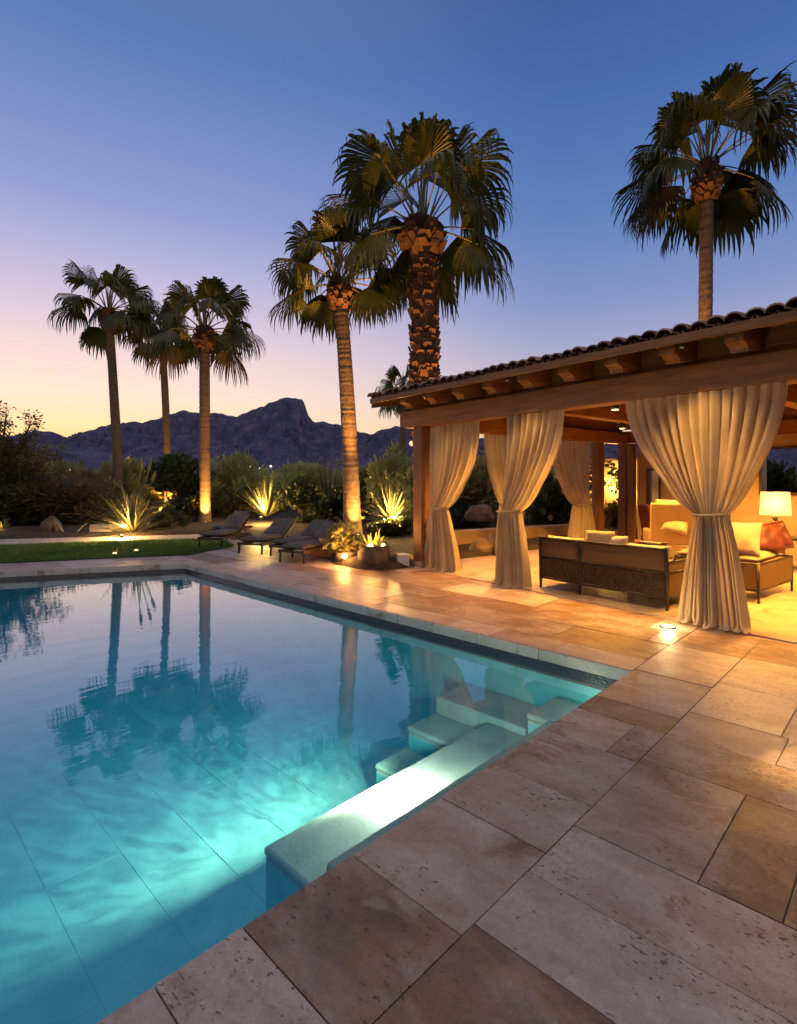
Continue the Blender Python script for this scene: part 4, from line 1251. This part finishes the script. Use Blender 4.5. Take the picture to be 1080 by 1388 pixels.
def shrub(label, x, Y, w, h, proto, kind='shrub', z=0.05, grp='shrubs in the desert garden', cat='shrub', name='desert_shrub', rot=None):
    """w, h in metres across and high"""
    key = (proto, kind)
    loc = pg(x, Y, z)
    sc_ = (w / 2.2, w / 2.2, h / 1.5)
    rt = proto * 1.3 + x * .7 if rot is None else rot
    if key not in PROTO:
        dens = {'shrub': (5600, .17, .15), 'shrub_dark': (4600, .13, .34), 'dry': (4200, .22, .07)}[kind]
        f, b, _ = shrub_proto(proto * 7 + 1, kind, *dens)
        root = thing(name, label, cat, loc, rt, grp, sc_)
        f.build('foliage', M[kind], root); b.build('stems', M['branch'], root)
        PROTO[key] = root
        return root
    o = copy_tree(PROTO[key]); o.location = loc; o.rotation_euler.z = rt; o.scale = sc_
    o.name = name; o['label'] = label; o['category'] = cat
    if grp: o['group'] = grp
    return o
# rows of desert shrubs beyond the garden; every line: label, pixel column, depth, width, height, proto, kind
SH = [
 ('broad olive green shrub at the left edge under the sunlit tree', 20, 21, 4.6, 3.2, 1, 'shrub'),
 ('olive shrub just right of the left edge tree, below the town lights', 62, 25, 4.4, 2.6, 2, 'shrub'),
 ('low olive shrub beneath the town lights left of the leaning palm', 100, 29, 4.5, 2.1, 3, 'shrub'),
 ('rounded green shrub directly left of the leaning palm trunk', 132, 24, 3.4, 2.9, 4, 'shrub'),
 ('soft pale olive shrub between the leaning palm and the short palm', 192, 27, 4.6, 3.0, 1, 'shrub'),
 ('tall dark shrub between the short palm and the orange lit palm', 247, 25, 4.0, 3.2, 1, 'shrub_dark'),
 ('feathery olive shrub right of the orange lit palm', 305, 24, 3.6, 2.9, 2, 'shrub'),
 ('feathery shrub behind the lit fan of spiky leaves', 348, 26, 4.2, 2.6, 3, 'shrub'),
 ('pale olive shrub rising left of the far garden lights', 378, 30, 4.0, 2.8, 4, 'shrub'),
 ('broad low shrub below the mountain, left of the glowing trunk', 425, 33, 6.0, 2.8, 2, 'shrub'),
 ('olive shrub just right of the glowing palm trunk', 505, 26, 4.0, 2.6, 1, 'shrub'),
 ('tall feathery shrub beside the corner post of the pavilion', 547, 19, 2.8, 3.1, 3, 'shrub'),
 ('dark shrub at the left edge above the path', 8, 18, 3.4, 1.5, 2, 'shrub_dark'),
 ('dry brushy mound left of the dark boulder', 60, 18.5, 3.6, 1.9, 1, 'dry'),
 ('dry brushy mound behind the pale garden block', 118, 19, 3.8, 1.7, 2, 'dry'),
 ('dark rounded bush right of the yellow lit yucca', 232, 17.0, 1.3, .85, 3, 'shrub_dark'),
 ('dark bush between the two lit palm trunks', 252, 20, 2.0, 1.4, 4, 'shrub_dark'),
 ('dark bush behind the pair of loungers', 322, 22, 2.6, 1.5, 1, 'shrub_dark'),
 ('large black green bush left of the glowing trunk, under the lit arching grass', 415, 19, 2.6, 1.75, 2, 'shrub_dark'),
 ('dark bush directly behind the glowing palm trunk', 470, 20, 2.2, 1.7, 3, 'shrub_dark'),
 ('dark low bush under the lit agave beside the post', 533, 15, 1.8, .85, 4, 'shrub_dark'),
 ('large green shrub seen between the first two curtains', 640, 20, 4.6, 3.3, 4, 'shrub'),
 ('dark shrub low between the first two curtains', 622, 17.5, 2.2, 1.2, 1, 'shrub_dark'),
 ('tall green shrub behind the curtain left of the sofa', 700, 22, 4.5, 3.6, 2, 'shrub'),
 ('leafy dark shrub between the tied curtain and the golden curtain', 745, 18, 2.9, 2.3, 3, 'shrub_dark'),
 ('bushy plant against the lit garden wall beside the pavilion', 833, 17.3, 1.3, 1.25, 4, 'shrub_dark'),
 ('tall shrub outside the rear window of the pavilion', 1062, 15.5, 3.0, 2.4, 1, 'shrub_dark'),
]
for s in SH: shrub(*s)
# far thicket: one mass of brush nobody could count
def thicket():
    rnd = random.Random(21); g = MB()
    for k in range(15000):
        Y = rnd.uniform(34, 85); X = rnd.uniform(-1.1, 1.0) * Y * .95
        h = (1.5 + .9 * noise.noise(Vector((X * .12, Y * .12, 0))) + .5 * noise.noise(Vector((X * .5, Y * .5, 2)))) * (1 + Y * .006)
        p = Vector((X, Y, rnd.random() ** .6 * max(.3, h)))
        d = Vector((rnd.gauss(0, 1), rnd.gauss(0, 1), rnd.gauss(.6, .8))).normalized(); s = d.cross(Vector((rnd.gauss(0, 1), rnd.gauss(0, 1), rnd.gauss(0, 1)))).normalized()
        ln = rnd.uniform(.3, .75); w = ln * .4
        g.add([p, p + d * ln * .5 + s * w, p + d * ln, p + d * ln * .5 - s * w], [(0, 1, 2, 3)], 0, rnd.random())
    o = g.build('far_thicket', M['shrub']); tag(o, 'dim mass of desert brush filling the flat below the mountains', 'brush', kind='stuff')
thicket()
def mesquite():
    rnd = random.Random(17)
    Y = 18.5
    root = thing('mesquite_tree', 'open crowned tree at the left edge catching the last sun', 'tree', pg(-6, Y), 0)
    o = pg(-6, Y)
    def rel(x, y, r, dy=0): p = atd(x, y, Y) - o; return ((p.x, p.y + dy, p.z), r)
    lobes = [rel(8, 566, (.42, .4, .42)), rel(14, 585, (.5, .4, .35)), rel(-20, 560, (.7, .6, .7)), rel(42, 570, (.38, .3, .30)), rel(34, 590, (.35, .3, .28)), rel(48, 582, (.2, .2, .2)),
             rel(10, 625, (1.0, .9, .7)), rel(48, 630, (.9, .8, .55)), rel(-30, 620, (1.2, 1, .9)), rel(25, 605, (.7, .7, .4)), rel(70, 612, (.5, .5, .25)), rel(30, 660, (1.1, .9, .6))]
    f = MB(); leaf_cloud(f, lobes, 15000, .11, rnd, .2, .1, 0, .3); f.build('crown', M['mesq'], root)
    t = MB(); t.tube([(0, 0, 0), (.1, 0, .7), (-.05, 0, 1.4)], [.2, .16, .13], 9); limbs(t, lobes, rnd, .07, (0, 0, 1.2)); t.build('trunk', M['branch'], root, True)
M['mesq'] = leafmat('mesquite_leaf', [(.05, .048, .016), (.085, .075, .025), (.12, .10, .035)], .55, .6, .06)
mesquite()

# ---------------------------------------------------------------- spiky plants
def blades(mb, n, ln, w, rnd, spread=1.0, droop=.25, m=0, minel=15, base_r=.05, fold=.3, wav=.0):
    for i in range(n):
        az = i * 2.39996 + rnd.uniform(-.3, .3)
        el = math.radians(minel + (90 - minel) * (1 - ((i + .5) / n) ** .9 * spread) + rnd.uniform(-8, 8))
        l = ln * rnd.uniform(.7, 1.1)
        d = Vector((math.cos(el) * math.cos(az), math.cos(el) * math.sin(az), math.sin(el)))
        s = Vector((-math.sin(az), math.cos(az), 0))
        nn = s.cross(d)
        p = Vector((math.cos(az) * base_r, math.sin(az) * base_r, 0)); vs = []
        K = 7; dr = droop * rnd.uniform(.5, 1.5); tw = rnd.uniform(-.4, .4)
        for k in range(K + 1):
            f = k / K
            c = p + d * (l * f); c.z -= dr * l * f * f
            c += s * (wav * l * math.sin(f * 5 + i)) * .2
            ww = w * (1 - f ** 1.6) * (.75 + .5 * math.sin(PI * min(1, f * 1.6))) + .002
            up_ = -nn if nn.z < 0 else nn
            vs += [c - s * ww + up_ * ww * fold, c, c + s * ww + up_ * ww * fold]
        fs = []
        for k in range(K):
            a = 3 * k; fs += [(a, a + 1, a + 4, a + 3), (a + 1, a + 2, a + 5, a + 4)]
        mb.add(vs, fs, m, rnd.random())
def spiky(name, label, cat, loc, n, ln, w, seed, droop=.25, mat='agave', minel=15, stalks=0, fold=.3, light=0, lofs=(0, -.35, .12), wav=0, spread=1.0):
    rnd = random.Random(seed)
    root = thing(name, label, cat, loc, 0, 'lit spiky plants in the garden')
    g = MB(); blades(g, n, ln, w, rnd, spread, droop, 0, minel, .06, fold, wav); g.build('leaves', M[mat], root)
    for k in range(stalks):
        a = rnd.uniform(0, 6.28); h = ln * rnd.uniform(.9, 1.15)
        st = MB(); tip = Vector((math.cos(a) * .3 * ln, math.sin(a) * .2 * ln, h)); st.tube([(0, 0, 0), tip * .5 + Vector((0, 0, .08)), tip * .82], [.02, .016, .012], 6)
        st.tube([tip * .80, tip * .86, tip * .94, tip], [.014, .05, .042, .008], 7, 0, .8)
        st.build('flower_stalk', M['agave'], root, True)
    if light:
        q = MB(); lx, ly, lz = lofs; q.tube([(lx, ly, -.03), (lx, ly, .05)], .045, 12); fx = q.build('ground_light', M['metal'], root, True)
        q = MB(); q.tube([(lx, ly, .051), (lx, ly, .056)], .036, 12); q.build('lens', M['glow'], fx, True)
        lamp('plant_lamp', 'POINT', (lx, ly, lz), light, (1, .58, .16), .06, root)
    return root
spiky('yucca', 'bright yellow lit yucca clump with flower stalks behind the path', 'yucca', pg(182, 15.8, .05), 120, 2.0, .03, 1, .2, 'agave', 6, 3, .3, 300, (.05, -.8, .25), .12)
spiky('ornamental_grass', 'lit arching grass around the foot of the short palm', 'grass clump', pg(229, 20.5, .45), 90, 1.1, .02, 2, .75, 'agave', 25, 0, .2, 150, (-.1, -.5, .1))
spiky('spiky_palm_plant', 'golden fan of stiff leaves rising behind the first two loungers', 'yucca', pg(362, 19.0, .35), 130, 1.75, .024, 3, .06, 'agave', 26, 0, .3, 420, (.0, -.85, .25))
spiky('ornamental_grass', 'lit drooping grass above the black bush left of the glowing trunk', 'grass clump', pg(424, 20.5, 1.0), 90, 1.15, .018, 4, .8, 'agave', 30, 0, .2, 110, (.0, -.45, .2))
spiky('agave', 'yellow lit agave with broad leaves beside the corner post of the pavilion', 'agave', pg(530, 15.4, .45), 90, 1.5, .034, 5, .10, 'agave', 8, 1, .35, 330, (.05, -.8, .22))
spiky('young_shrub_plant', 'low lit plant at the very left edge of the garden', 'plant', pg(3, 16.6, .05), 26, .55, .03, 6, .3, 'agave', 20, 0, .3, 8, (.1, -.3, .1))
spiky('ornamental_grass', 'tuft of lit grass standing on the lawn edge', 'grass clump', tuple(gp(160, 752)), 26, .34, .012, 7, .5, 'agave', 20, 0, .2, 1.0, (.0, -.14, .05))
spiky('ornamental_grass', 'small lit sprig of grass on the lawn right of the larger tuft', 'grass clump', tuple(gp(188, 748)), 16, .26, .010, 8, .6, 'agave', 10, 0, .2, .6, (.0, -.12, .05))
def ocotillo():
    rnd = random.Random(31); root = thing('ocotillo', 'tall slender desert plant with wand like stems left of the glowing trunk', 'desert plant', pg(446, 23, .1))
    g = MB()
    for k in range(9):
        a = k * .7; tip = Vector((math.cos(a) * .45, math.sin(a) * .4, rnd.uniform(1.9, 2.9)))
        g.tube([(0, 0, 0), tip * .5 + Vector((math.cos(a) * .03, 0, 0)), tip], [.035, .03, .012], 6)
    g.build('stems', M['branch'], root, True)
    f = MB()
    for k in range(1500):
        a = rnd.randrange(9) * .7; h = rnd.random(); p = Vector((math.cos(a) * .45, math.sin(a) * .4, 2.4)) * h
        d = Vector((rnd.gauss(0, 1), rnd.gauss(0, 1), rnd.gauss(.3, 1))).normalized(); s = d.cross(Vector((0, .3, 1))).normalized()
        f.add([p, p + d * .05 + s * .015, p + d * .10, p + d * .05 - s * .015], [(0, 1, 2, 3)], 0, rnd.random())
    f.build('foliage', M['shrub'], root)
ocotillo()
def flower_shrub():
    rnd = random.Random(41); root = thing('flowering_shrub', 'leafy plant with pale open flowers left of the golden curtain', 'flowering plant', pg(752, 15.6, .02))
    lobes = [((0, 0, .8), (.5, .45, .5)), ((.2, 0, 1.15), (.35, .35, .35)), ((-.35, 0, .6), (.35, .3, .35))]
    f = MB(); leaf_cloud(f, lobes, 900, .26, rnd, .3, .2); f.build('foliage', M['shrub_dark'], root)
    b = MB(); limbs(b, lobes, rnd, .03); b.build('stems', M['branch'], root)
    for (x, y, z) in ((.10, -.5, 1.28), (-.45, -.42, .72), (-.28, -.45, .55)):
        q = MB()
        for k in range(6):
            a = k * PI / 3; d = Vector((math.cos(a) * .10, -.05, math.sin(a) * .10)); s = Vector((-math.sin(a), 0, math.cos(a))) * .03
            q.add([(x, y, z), Vector((x, y, z)) + d * .6 + s, Vector((x, y, z)) + d, Vector((x, y, z)) + d * .6 - s], [(0, 1, 2, 3)], 0, .6)
        q.build('flower', M['petal'], root)
flower_shrub()

# ---------------------------------------------------------------- uplights on palms
def spot_at(x, Y, z, dx, pw, tgt, cone, label):
    return up(x + dx, None, Y, pw, tgt, cone, label)
up(478 + 8, None, 14.6, 1000, atd(470, 600, 15.2), 75, 'uplight at the foot of the glowing palm trunk')
up(279, None, 19.1, 1500, atd(277, 655, 19.7), 70, 'uplight at the foot of the orange lit palm behind a lounger')
up(229, None, 25.2, 1800, atd(226, 655, 26), 70, 'uplight at the foot of the short palm')
lamp('crown_lamp', 'SPOT', (pg(492, 14.2, .2)), 8000, UPL, .06, None, atd(460, 360, 15.2), 30, .8)
lamp('crown_lamp', 'SPOT', (pg(590, 13.6, .3)), 4800, UPL, .06, None, atd(572, 330, 14.6), 32, .8)
lamp('crown_lamp', 'SPOT', (pg(940, 16.0, 3.9)), 2600, UPL, .06, None, atd(959, 260, 16.5), 36, .8)
lamp('crown_lamp', 'SPOT', (pg(285, 18.6, .2)), 700, UPL, .06, None, atd(277, 440, 19.7), 26, .8)

# ---------------------------------------------------------------- planters, rocks and small things
def rock_mesh(rx, ry, rz, seed):
    bm = bmesh.new(); bmesh.ops.create_icosphere(bm, subdivisions=4, radius=1)
    for v in bm.verts:
        n = v.co.normalized(); k = 1 + .22 * noise.noise(n * 1.3 + Vector((seed * 5.1, 0, 0))) + .10 * noise.noise(n * 3.1 + Vector((seed, 4, 0))) + .03 * noise.noise(n * 9)
        q = n * k; v.co = Vector((q.x * rx, q.y * ry, max(q.z, -.55) * rz))
    me = bpy.data.meshes.new('boulder'); bm.to_mesh(me); bm.free(); me.materials.append(M['rock'])
    me.polygons.foreach_set('use_smooth', [True] * len(me.polygons)); me.attributes.new('tint', 'FLOAT', 'FACE').data.foreach_set('value', [.5] * len(me.polygons))
    return me
def boulder(label, loc, r, seed, rot=0):
    o = bpy.data.objects.new('boulder', rock_mesh(*r, seed)); col.objects.link(o); o.location = loc; o.rotation_euler.z = rot
    tag(o, label, 'boulder', 'boulders in the planting'); return o
boulder('rounded tan boulder on the far garden wall between the first two curtains', pg(650, 15.5, .62), (.42, .35, .30), 1)
boulder('upright rusty boulder at the pavilion floor edge between the first two curtains', pl(-.62, 3.0, .18), (.42, .30, .36), 2, .4)
boulder('smaller dark rock left of the upright rusty boulder', pl(-.55, 2.15, .12), (.24, .22, .22), 3)
bd = boulder('rounded boulder left of the forked branch behind the path', pg(69, 16.2, .22), (.30, .26, .30), 4); bd.data.materials[0] = M['rock_dark']
boulder('flat dark rock lying beside the stone bowl planter', gp(535, 768, 0) + Vector((.10, .35, .08)), (.26, .2, .14), 5)
def low_wall():
    g = MB(); path = [pl(-1.6, 1.5), pl(-1.55, 3.2), pl(-1.35, 5.0), pl(-1.0, 6.4)]
    n = 24
    def pt(f):
        x = f * 3; i = min(int(x), 2); return path[i].lerp(path[i + 1], x - i)
    vs = []
    for k in range(n + 1):
        f = k / n; p = pt(f); d = (pt(min(1, f + .02)) - pt(max(0, f - .02))).normalized(); s = Vector((-d.y, d.x, 0)) * .16
        for q in (-1, 1):
            for z in (-.02, .42): vs.append(p + s * q + Vector((0, 0, z)))
    fs = []
    for k in range(n):
        a = 4 * k; fs += [(a, a + 1, a + 5, a + 4), (a + 1, a + 3, a + 7, a + 5), (a + 3, a + 2, a + 6, a + 7)]
    fs += [(0, 2, 3, 1), (4 * n, 4 * n + 1, 4 * n + 3, 4 * n + 2)]
    g.add(vs, fs); o = g.build('garden_wall', M['stucco'], None, False, 0, 2, True); tag(o, 'low curved pale garden wall beside the pavilion floor', 'wall')
low_wall()
def lit_wall():
    root = thing('garden_wall', 'tall stucco garden wall glowing amber beyond the gap between the rear posts', 'wall', pl(-3.0, 9.6), PROT)
    g = MB(); g.box((0, 0, -.1), (5.4, .25, 2.25)); g.build('wall_face', M['stucco'], root)
    g = MB(); g.box((-.05, -.05, 2.251), (5.45, .30, 2.33)); g.build('coping_cap', M['rock'], root, False, .01, 2, True)
    b = MB(); b.box((1.30, -.16, 1.72), (1.44, -.003, 1.76)); b.lathe([(.05, 1.44), (.075, 1.46), (.085, 1.70), (.03, 1.80)], 10, (1.37, -.11, 0))
    lt = b.build('wall_lantern', M['metal'], root, False)
    q = MB(); q.lathe([(.04, 1.40), (.055, 1.42), (.055, 1.437)], 12, (1.37, -.11, 0)); q.build('lens', M['glow'], lt, True)
    lamp('wall_lamp', 'POINT', (1.37, -.35, 1.55), 420, (1, .50, .10), .06, root)
lit_wall()
rndv = random.Random(77)
def vine():
    root = thing('climbing_plant', 'thin leafed climber in front of the glowing amber garden wall', 'climbing plant', pl(-1.9, 9.15), PROT)
    lobes = [((0, 0, 1.9), (.7, .15, .35)), ((.5, 0, 1.6), (.4, .12, .3)), ((-.4, 0, 2.2), (.5, .2, .3))]
    f = MB(); leaf_cloud(f, lobes, 520, .13, rndv, .35, -.1); f.build('foliage', M['shrub_dark'], root)
    b = MB(); limbs(b, lobes, rndv, .02); b.build('stems', M['branch'], root)
vine()
def bowl():
    p = gp(506, 771.5); p.z = .004
    root = thing('stone_planter', 'rough stone bowl planter with glowing lights among its plants', 'planter', p + Vector((0, .28, 0)))
    g = MB(); rnd = random.Random(3)
    prof = [(.20, 0), (.27, .05), (.30, .16), (.295, .28), (.27, .37), (.285, .40), (.255, .405), (.24, .36)]
    g.lathe(prof, 28); o = g.build('bowl', M['pot'], root, True)
    for v in o.data.vertices:
        k = 1 + .06 * noise.noise(v.co * 5); v.co.x *= k; v.co.y *= k
    q = MB(); q.lathe([(.235, .355), (.02, .375)], 20); q.build('soil', M['soil'], root, True)
    f = MB(); blades(f, 44, .42, .035, rnd, 1.0, .35, 0, 10, .13, .3)
    f.v = [(x, y, z + .37) for x, y, z in f.v]; f.build('leaves', M['agave'], root)
    for x, y, r_ in ((-.06, -.17, .055), (.17, -.10, .035)):
        q = MB(); q.lathe([(.01, .38), (r_, .395), (r_, .425), (.01, .44)], 14, (x, y, 0)); q.build('bowl_light', M['glow'], root, True)
    lamp('bowl_lamp', 'POINT', (-.05, -.2, .56), 55, UPL, .05, root)
bowl()
def glow_pot():
    p = gp(467, 766); p.z = .004
    root = thing('potted_plant', 'leafy potted plant with a round glowing light left of the stone bowl', 'potted plant', p + Vector((0, .2, 0)))
    g = MB(); g.lathe([(.15, 0), (.2, .08), (.21, .18), (.18, .22)], 22); g.build('pot', M['pot'], root, True)
    f = MB(); rnd = random.Random(5); leaf_cloud(f, [((0, .05, .50), (.32, .25, .22)), ((-.18, 0, .38), (.2, .2, .15)), ((.22, .1, .42), (.18, .18, .2))], 520, .13, rnd, .28, .5); f.build('foliage', M['agave'], root)
    q = MB(); q.lathe([(.012, -.05), (.05, -.02), (.05, .02), (.012, .05)], 14, (0, -.23, .17)); q.build('globe_light', M['glow'], root, True)
    lamp('globe_lamp', 'POINT', (0, -.33, .28), 45, UPL, .05, root)
glow_pot()
def cube_block():
    p = gp(547, 769.5)
    g = MB(); g.box((-.11, 0, .004), (.11, .22, .235)); o = g.build('stone_block', M['white'], None, False, .012, 3, True); o.location = (p.x, p.y, 0); o.rotation_euler.z = .12
    tag(o, 'small pale stone cube at the foot of the corner post', 'stone block')
    p = pg(140, 15.9, .06)
    g = MB(); vs = [(-.30, -.2, 0), (.34, -.2, 0), (.34, .2, 0), (-.30, .2, 0), (-.34, -.12, .26), (.30, -.12, .26), (.30, .2, .26), (-.34, .2, .26)]
    g.add(vs, [(3, 2, 1, 0), (4, 5, 6, 7), (0, 1, 5, 4), (1, 2, 6, 5), (2, 3, 7, 6), (3, 0, 4, 7)]); o = g.build('garden_block', M['stone_dark'], None, False, .015, 3, True); o.location = p
    tag(o, 'pale low garden block standing behind the path left of the yucca', 'stone block')
cube_block()
def sticks():
    g = MB(); o0 = pg(93, 15.9, .05)
    def r(x, y): return atd(x, y, 15.9) - o0
    g.tube([r(92, 730), r(84, 718), r(75, 705)], [.03, .024, .01], 7); g.tube([r(92, 730), r(104, 722), r(112, 713), r(118, 709)], [.03, .025, .02, .01], 7)
    o = g.build('driftwood', M['stone_dark'], None, True); o.location = o0; tag(o, 'thin forked branch lying behind the path beside the pale block', 'branch')
sticks()
# far houses' lights and garden globes
pr = MB(); pr.lathe([(.02, -.12), (.12, -.06), (.12, .06), (.02, .12)], 10)
hl = None
for k, (x, y, s) in enumerate([(63, 636, 1.0), (87, 636.5, 1.5), (93, 635.5, 2.2), (95, 637, 1.3), (102, 637.5, 1.5), (106, 637, 1.4), (116, 637, 1.2), (340, 633, 1.8), (367, 632, 1.7), (402, 644, 1.6), (352, 635, 1.0)]):
    Y = 260
    if hl is None:
        hl = pr.build('house_light', M['far_glow']); o = hl
    else:
        o = hl.copy(); col.objects.link(o)
    o.location = atd(x, y, Y); o.scale = (2.2 * s,) * 3
    tag(o, 'tiny white light of a distant house on the flat below the mountains', 'house light', 'lights of distant houses')
def globe(x, y, Y, r, label):
    p = atd(x, y, Y); root = thing('garden_globe', label, 'garden light', (p.x, p.y, .0), 0, 'small globe lights in the planting')
    q = MB(); q.tube([(0, 0, 0), (0, 0, p.z - r)], .012, 6); q.build('stake', M['metal'], root)
    q = MB(); q.lathe([(.001, -r), (r * .7, -r * .7), (r, 0), (r * .7, r * .7), (.001, r)], 14, (0, 0, p.z)); q.build('globe', M['glow_dim'], root, True)
M['glow_dim'] = emis('globe_glow', (1.0, .62, .32), 1.6)
globe(503, 647, 24, .07, 'small globe light right of the glowing palm trunk')
globe(546, 647, 19, .05, 'small globe light above the lit agave')
globe(558, 601, 17, .085, 'pale globe light beside the top of the corner post')

# ================================================================== LOUNGERS
def lounger():
    # foot end at the local origin, length along +y
    root = thing('sun_lounger', 'x', 'sun lounger', (0, 0, 0), 0, 'sun loungers on the terrace')
    W, Ls, Lb, hz = .62, 1.10, .74, .27
    f = MB()
    for sx in (-1, 1):
        f.box((sx * W / 2 - .03, 0, hz - .07), (sx * W / 2 + .03, Ls + .62, hz))
    for y in (.0, .62, Ls - .05, Ls + .57): f.box((-W / 2 + .0305, y, hz - .06), (W / 2 - .0305, y + .05, hz - .012))
    f.build('frame', M['wood_dark'], root, False, .006, 2, True)
    for sx in (-1, 1):
        for y in (.03, Ls + .45):
            l = MB(); l.tube([(sx * (W / 2), y, 0), (sx * W / 2, y + .02, hz - .071)], [.022, .03], 8); l.build('leg', M['metal'], root, True)
    put(cushion(W - .02, Ls, .13, 1, n=12), 'seat_cushion', M['cush'], root, (0, Ls / 2 + .01, hz + .065))
    ang = math.radians(30)
    Mb = Matrix.Translation((0, Ls, hz + .01)) @ Matrix.Rotation(ang, 4, 'X')
    b = MB(); b.box((-W / 2 + .02, .02, -.025), (W / 2 - .02, Lb, .01), 0, .5, Mb); b.build('back_frame', M['wood_dark'], root, False, .006, 2, True)
    o = put(cushion(W - .02, Lb, .13, 3, n=12), 'back_cushion', M['cush'], root, tuple(Mb @ Vector((0, Lb / 2 + .02, .08))), (ang, 0, 0))
    s = MB(); s.tube([(0, Ls + .55, hz - .02), tuple(Mb @ Vector((0, Lb * .75, -.02)))], .016, 6); s.build('prop', M['metal'], root)
    return root
LG = [('front lounger of the close pair nearest the glowing palm', gp(394, 764), -.46),
      ('rear lounger of the close pair nearest the glowing palm, pushed against its neighbour', gp(380, 756), -.46),
      ('single lounger with its own lit plant behind, left of the close pair', gp(338, 752), -.30),
      ('lounger on the lawn edge in front of the orange lit palm', gp(284, 743), -.16),
      ('lounger farthest back, its dark backrest showing above another lounger', pg(298, 14.9), -.12)]
l0 = lounger()
for k, (lb, p, rz) in enumerate(LG):
    o = l0 if k == 0 else copy_tree(l0)
    o['label'] = lb; o.location = (p.x, p.y, .012); o.rotation_euler.z = rz; o.scale = (.92, .92, .92)
def box_seat():
    p = gp(418, 757.5)
    root = thing('timber_chest', 'low timber chest with a warm lit side next to the front lounger', 'chest', (p.x, p.y + .12, .006), -.46)
    g = MB(); g.box((0, 0, .03), (.95, .62, .30)); g.build('body', M['wood'], root, False, .01, 2, True)
    g = MB(); g.box((-.02, -.02, .302), (.97, .64, .34)); g.build('lid', M['wood_dark'], root, False, .008, 2, True)
box_seat()

# ================================================================== POOL LIGHTS
def pool_light(label, u, v, z, nrm, pw, tgt, cone, tex=False, blend=.6):
    p = uv(u, v, z); root = thing('pool_light', label, 'pool light', p, 0, 'lamps under the water')
    d = Vector(nrm).normalized()
    q = MB(); q.tube([d * -.01, d * .012], .085, 24); q.build('bezel', M['white'], root, True)
    q = MB(); q.tube([d * .0125, d * .02], .075, 24); q.build('lens', M['pool_glow'], root, True)
    lo = lamp('pool_lamp', 'SPOT', tuple(p + d * .06), pw, (1.0, .93, .66), .05, None, tgt, cone, blend)
    return root, lo
M['pool_glow'] = emis('pool_lamp_glow', (1.0, .92, .62), 9)
mV = -PV
pool_light('round underwater lamp glowing on the bench along the near side of the pool', 1.85, -.86, -.6305, (0, 0, 1), POOLW1, uv(1.85, -1.0, 1), 170)
lamp('bench_lamp', 'POINT', tuple(uv(1.86, -.86, -.49)), 85, (1, .84, .55), .04)
pool_light('round underwater lamp by the corner steps of the pool', .25, .012, -.25, mV, 7, uv(.25, -.6, -.46), 150)

def gobo(lo, scale, lo_v, hi_v):
    # pattern put into the lamp's beam, imitating the net of light under ripples
    d = lo.data; d.use_nodes = True; nt = d.node_tree
    em = [n for n in nt.nodes if n.type == 'EMISSION'][0]
    tc = nt.nodes.new('ShaderNodeTexCoord')
    nz = N(nt, 'ShaderNodeTexNoise', i_Scale=scale * .35, i_Detail=2); L(nt, tc.outputs['Normal'], nz.inputs['Vector'])
    ad = N(nt, 'ShaderNodeVectorMath', operation='MULTIPLY_ADD'); ad.inputs[1].default_value = (.10, .10, .10)
    L(nt, nz.outputs['Color'], ad.inputs[0]); L(nt, tc.outputs['Normal'], ad.inputs[2])
    vo = N(nt, 'ShaderNodeTexVoronoi', feature='SMOOTH_F1', i_Scale=scale, i_Smoothness=.35); L(nt, ad.outputs[0], vo.inputs['Vector'])
    r = N(nt, 'ShaderNodeMapRange', i_1=.15, i_2=.75, i_3=lo_v, i_4=hi_v); L(nt, vo.outputs['Distance'], r.inputs[0])
    L(nt, r.outputs[0], em.inputs['Strength'])
FL = lamp('pool_floor_lamp', 'SPOT', tuple(uv(1.85, -.88, -.44)), POOLW2, (1.0, .84, .42), .03, None, uv(2.6, -3.2, -1.35), 115, 1.0)
gobo(FL, 40, .35, 1.6)
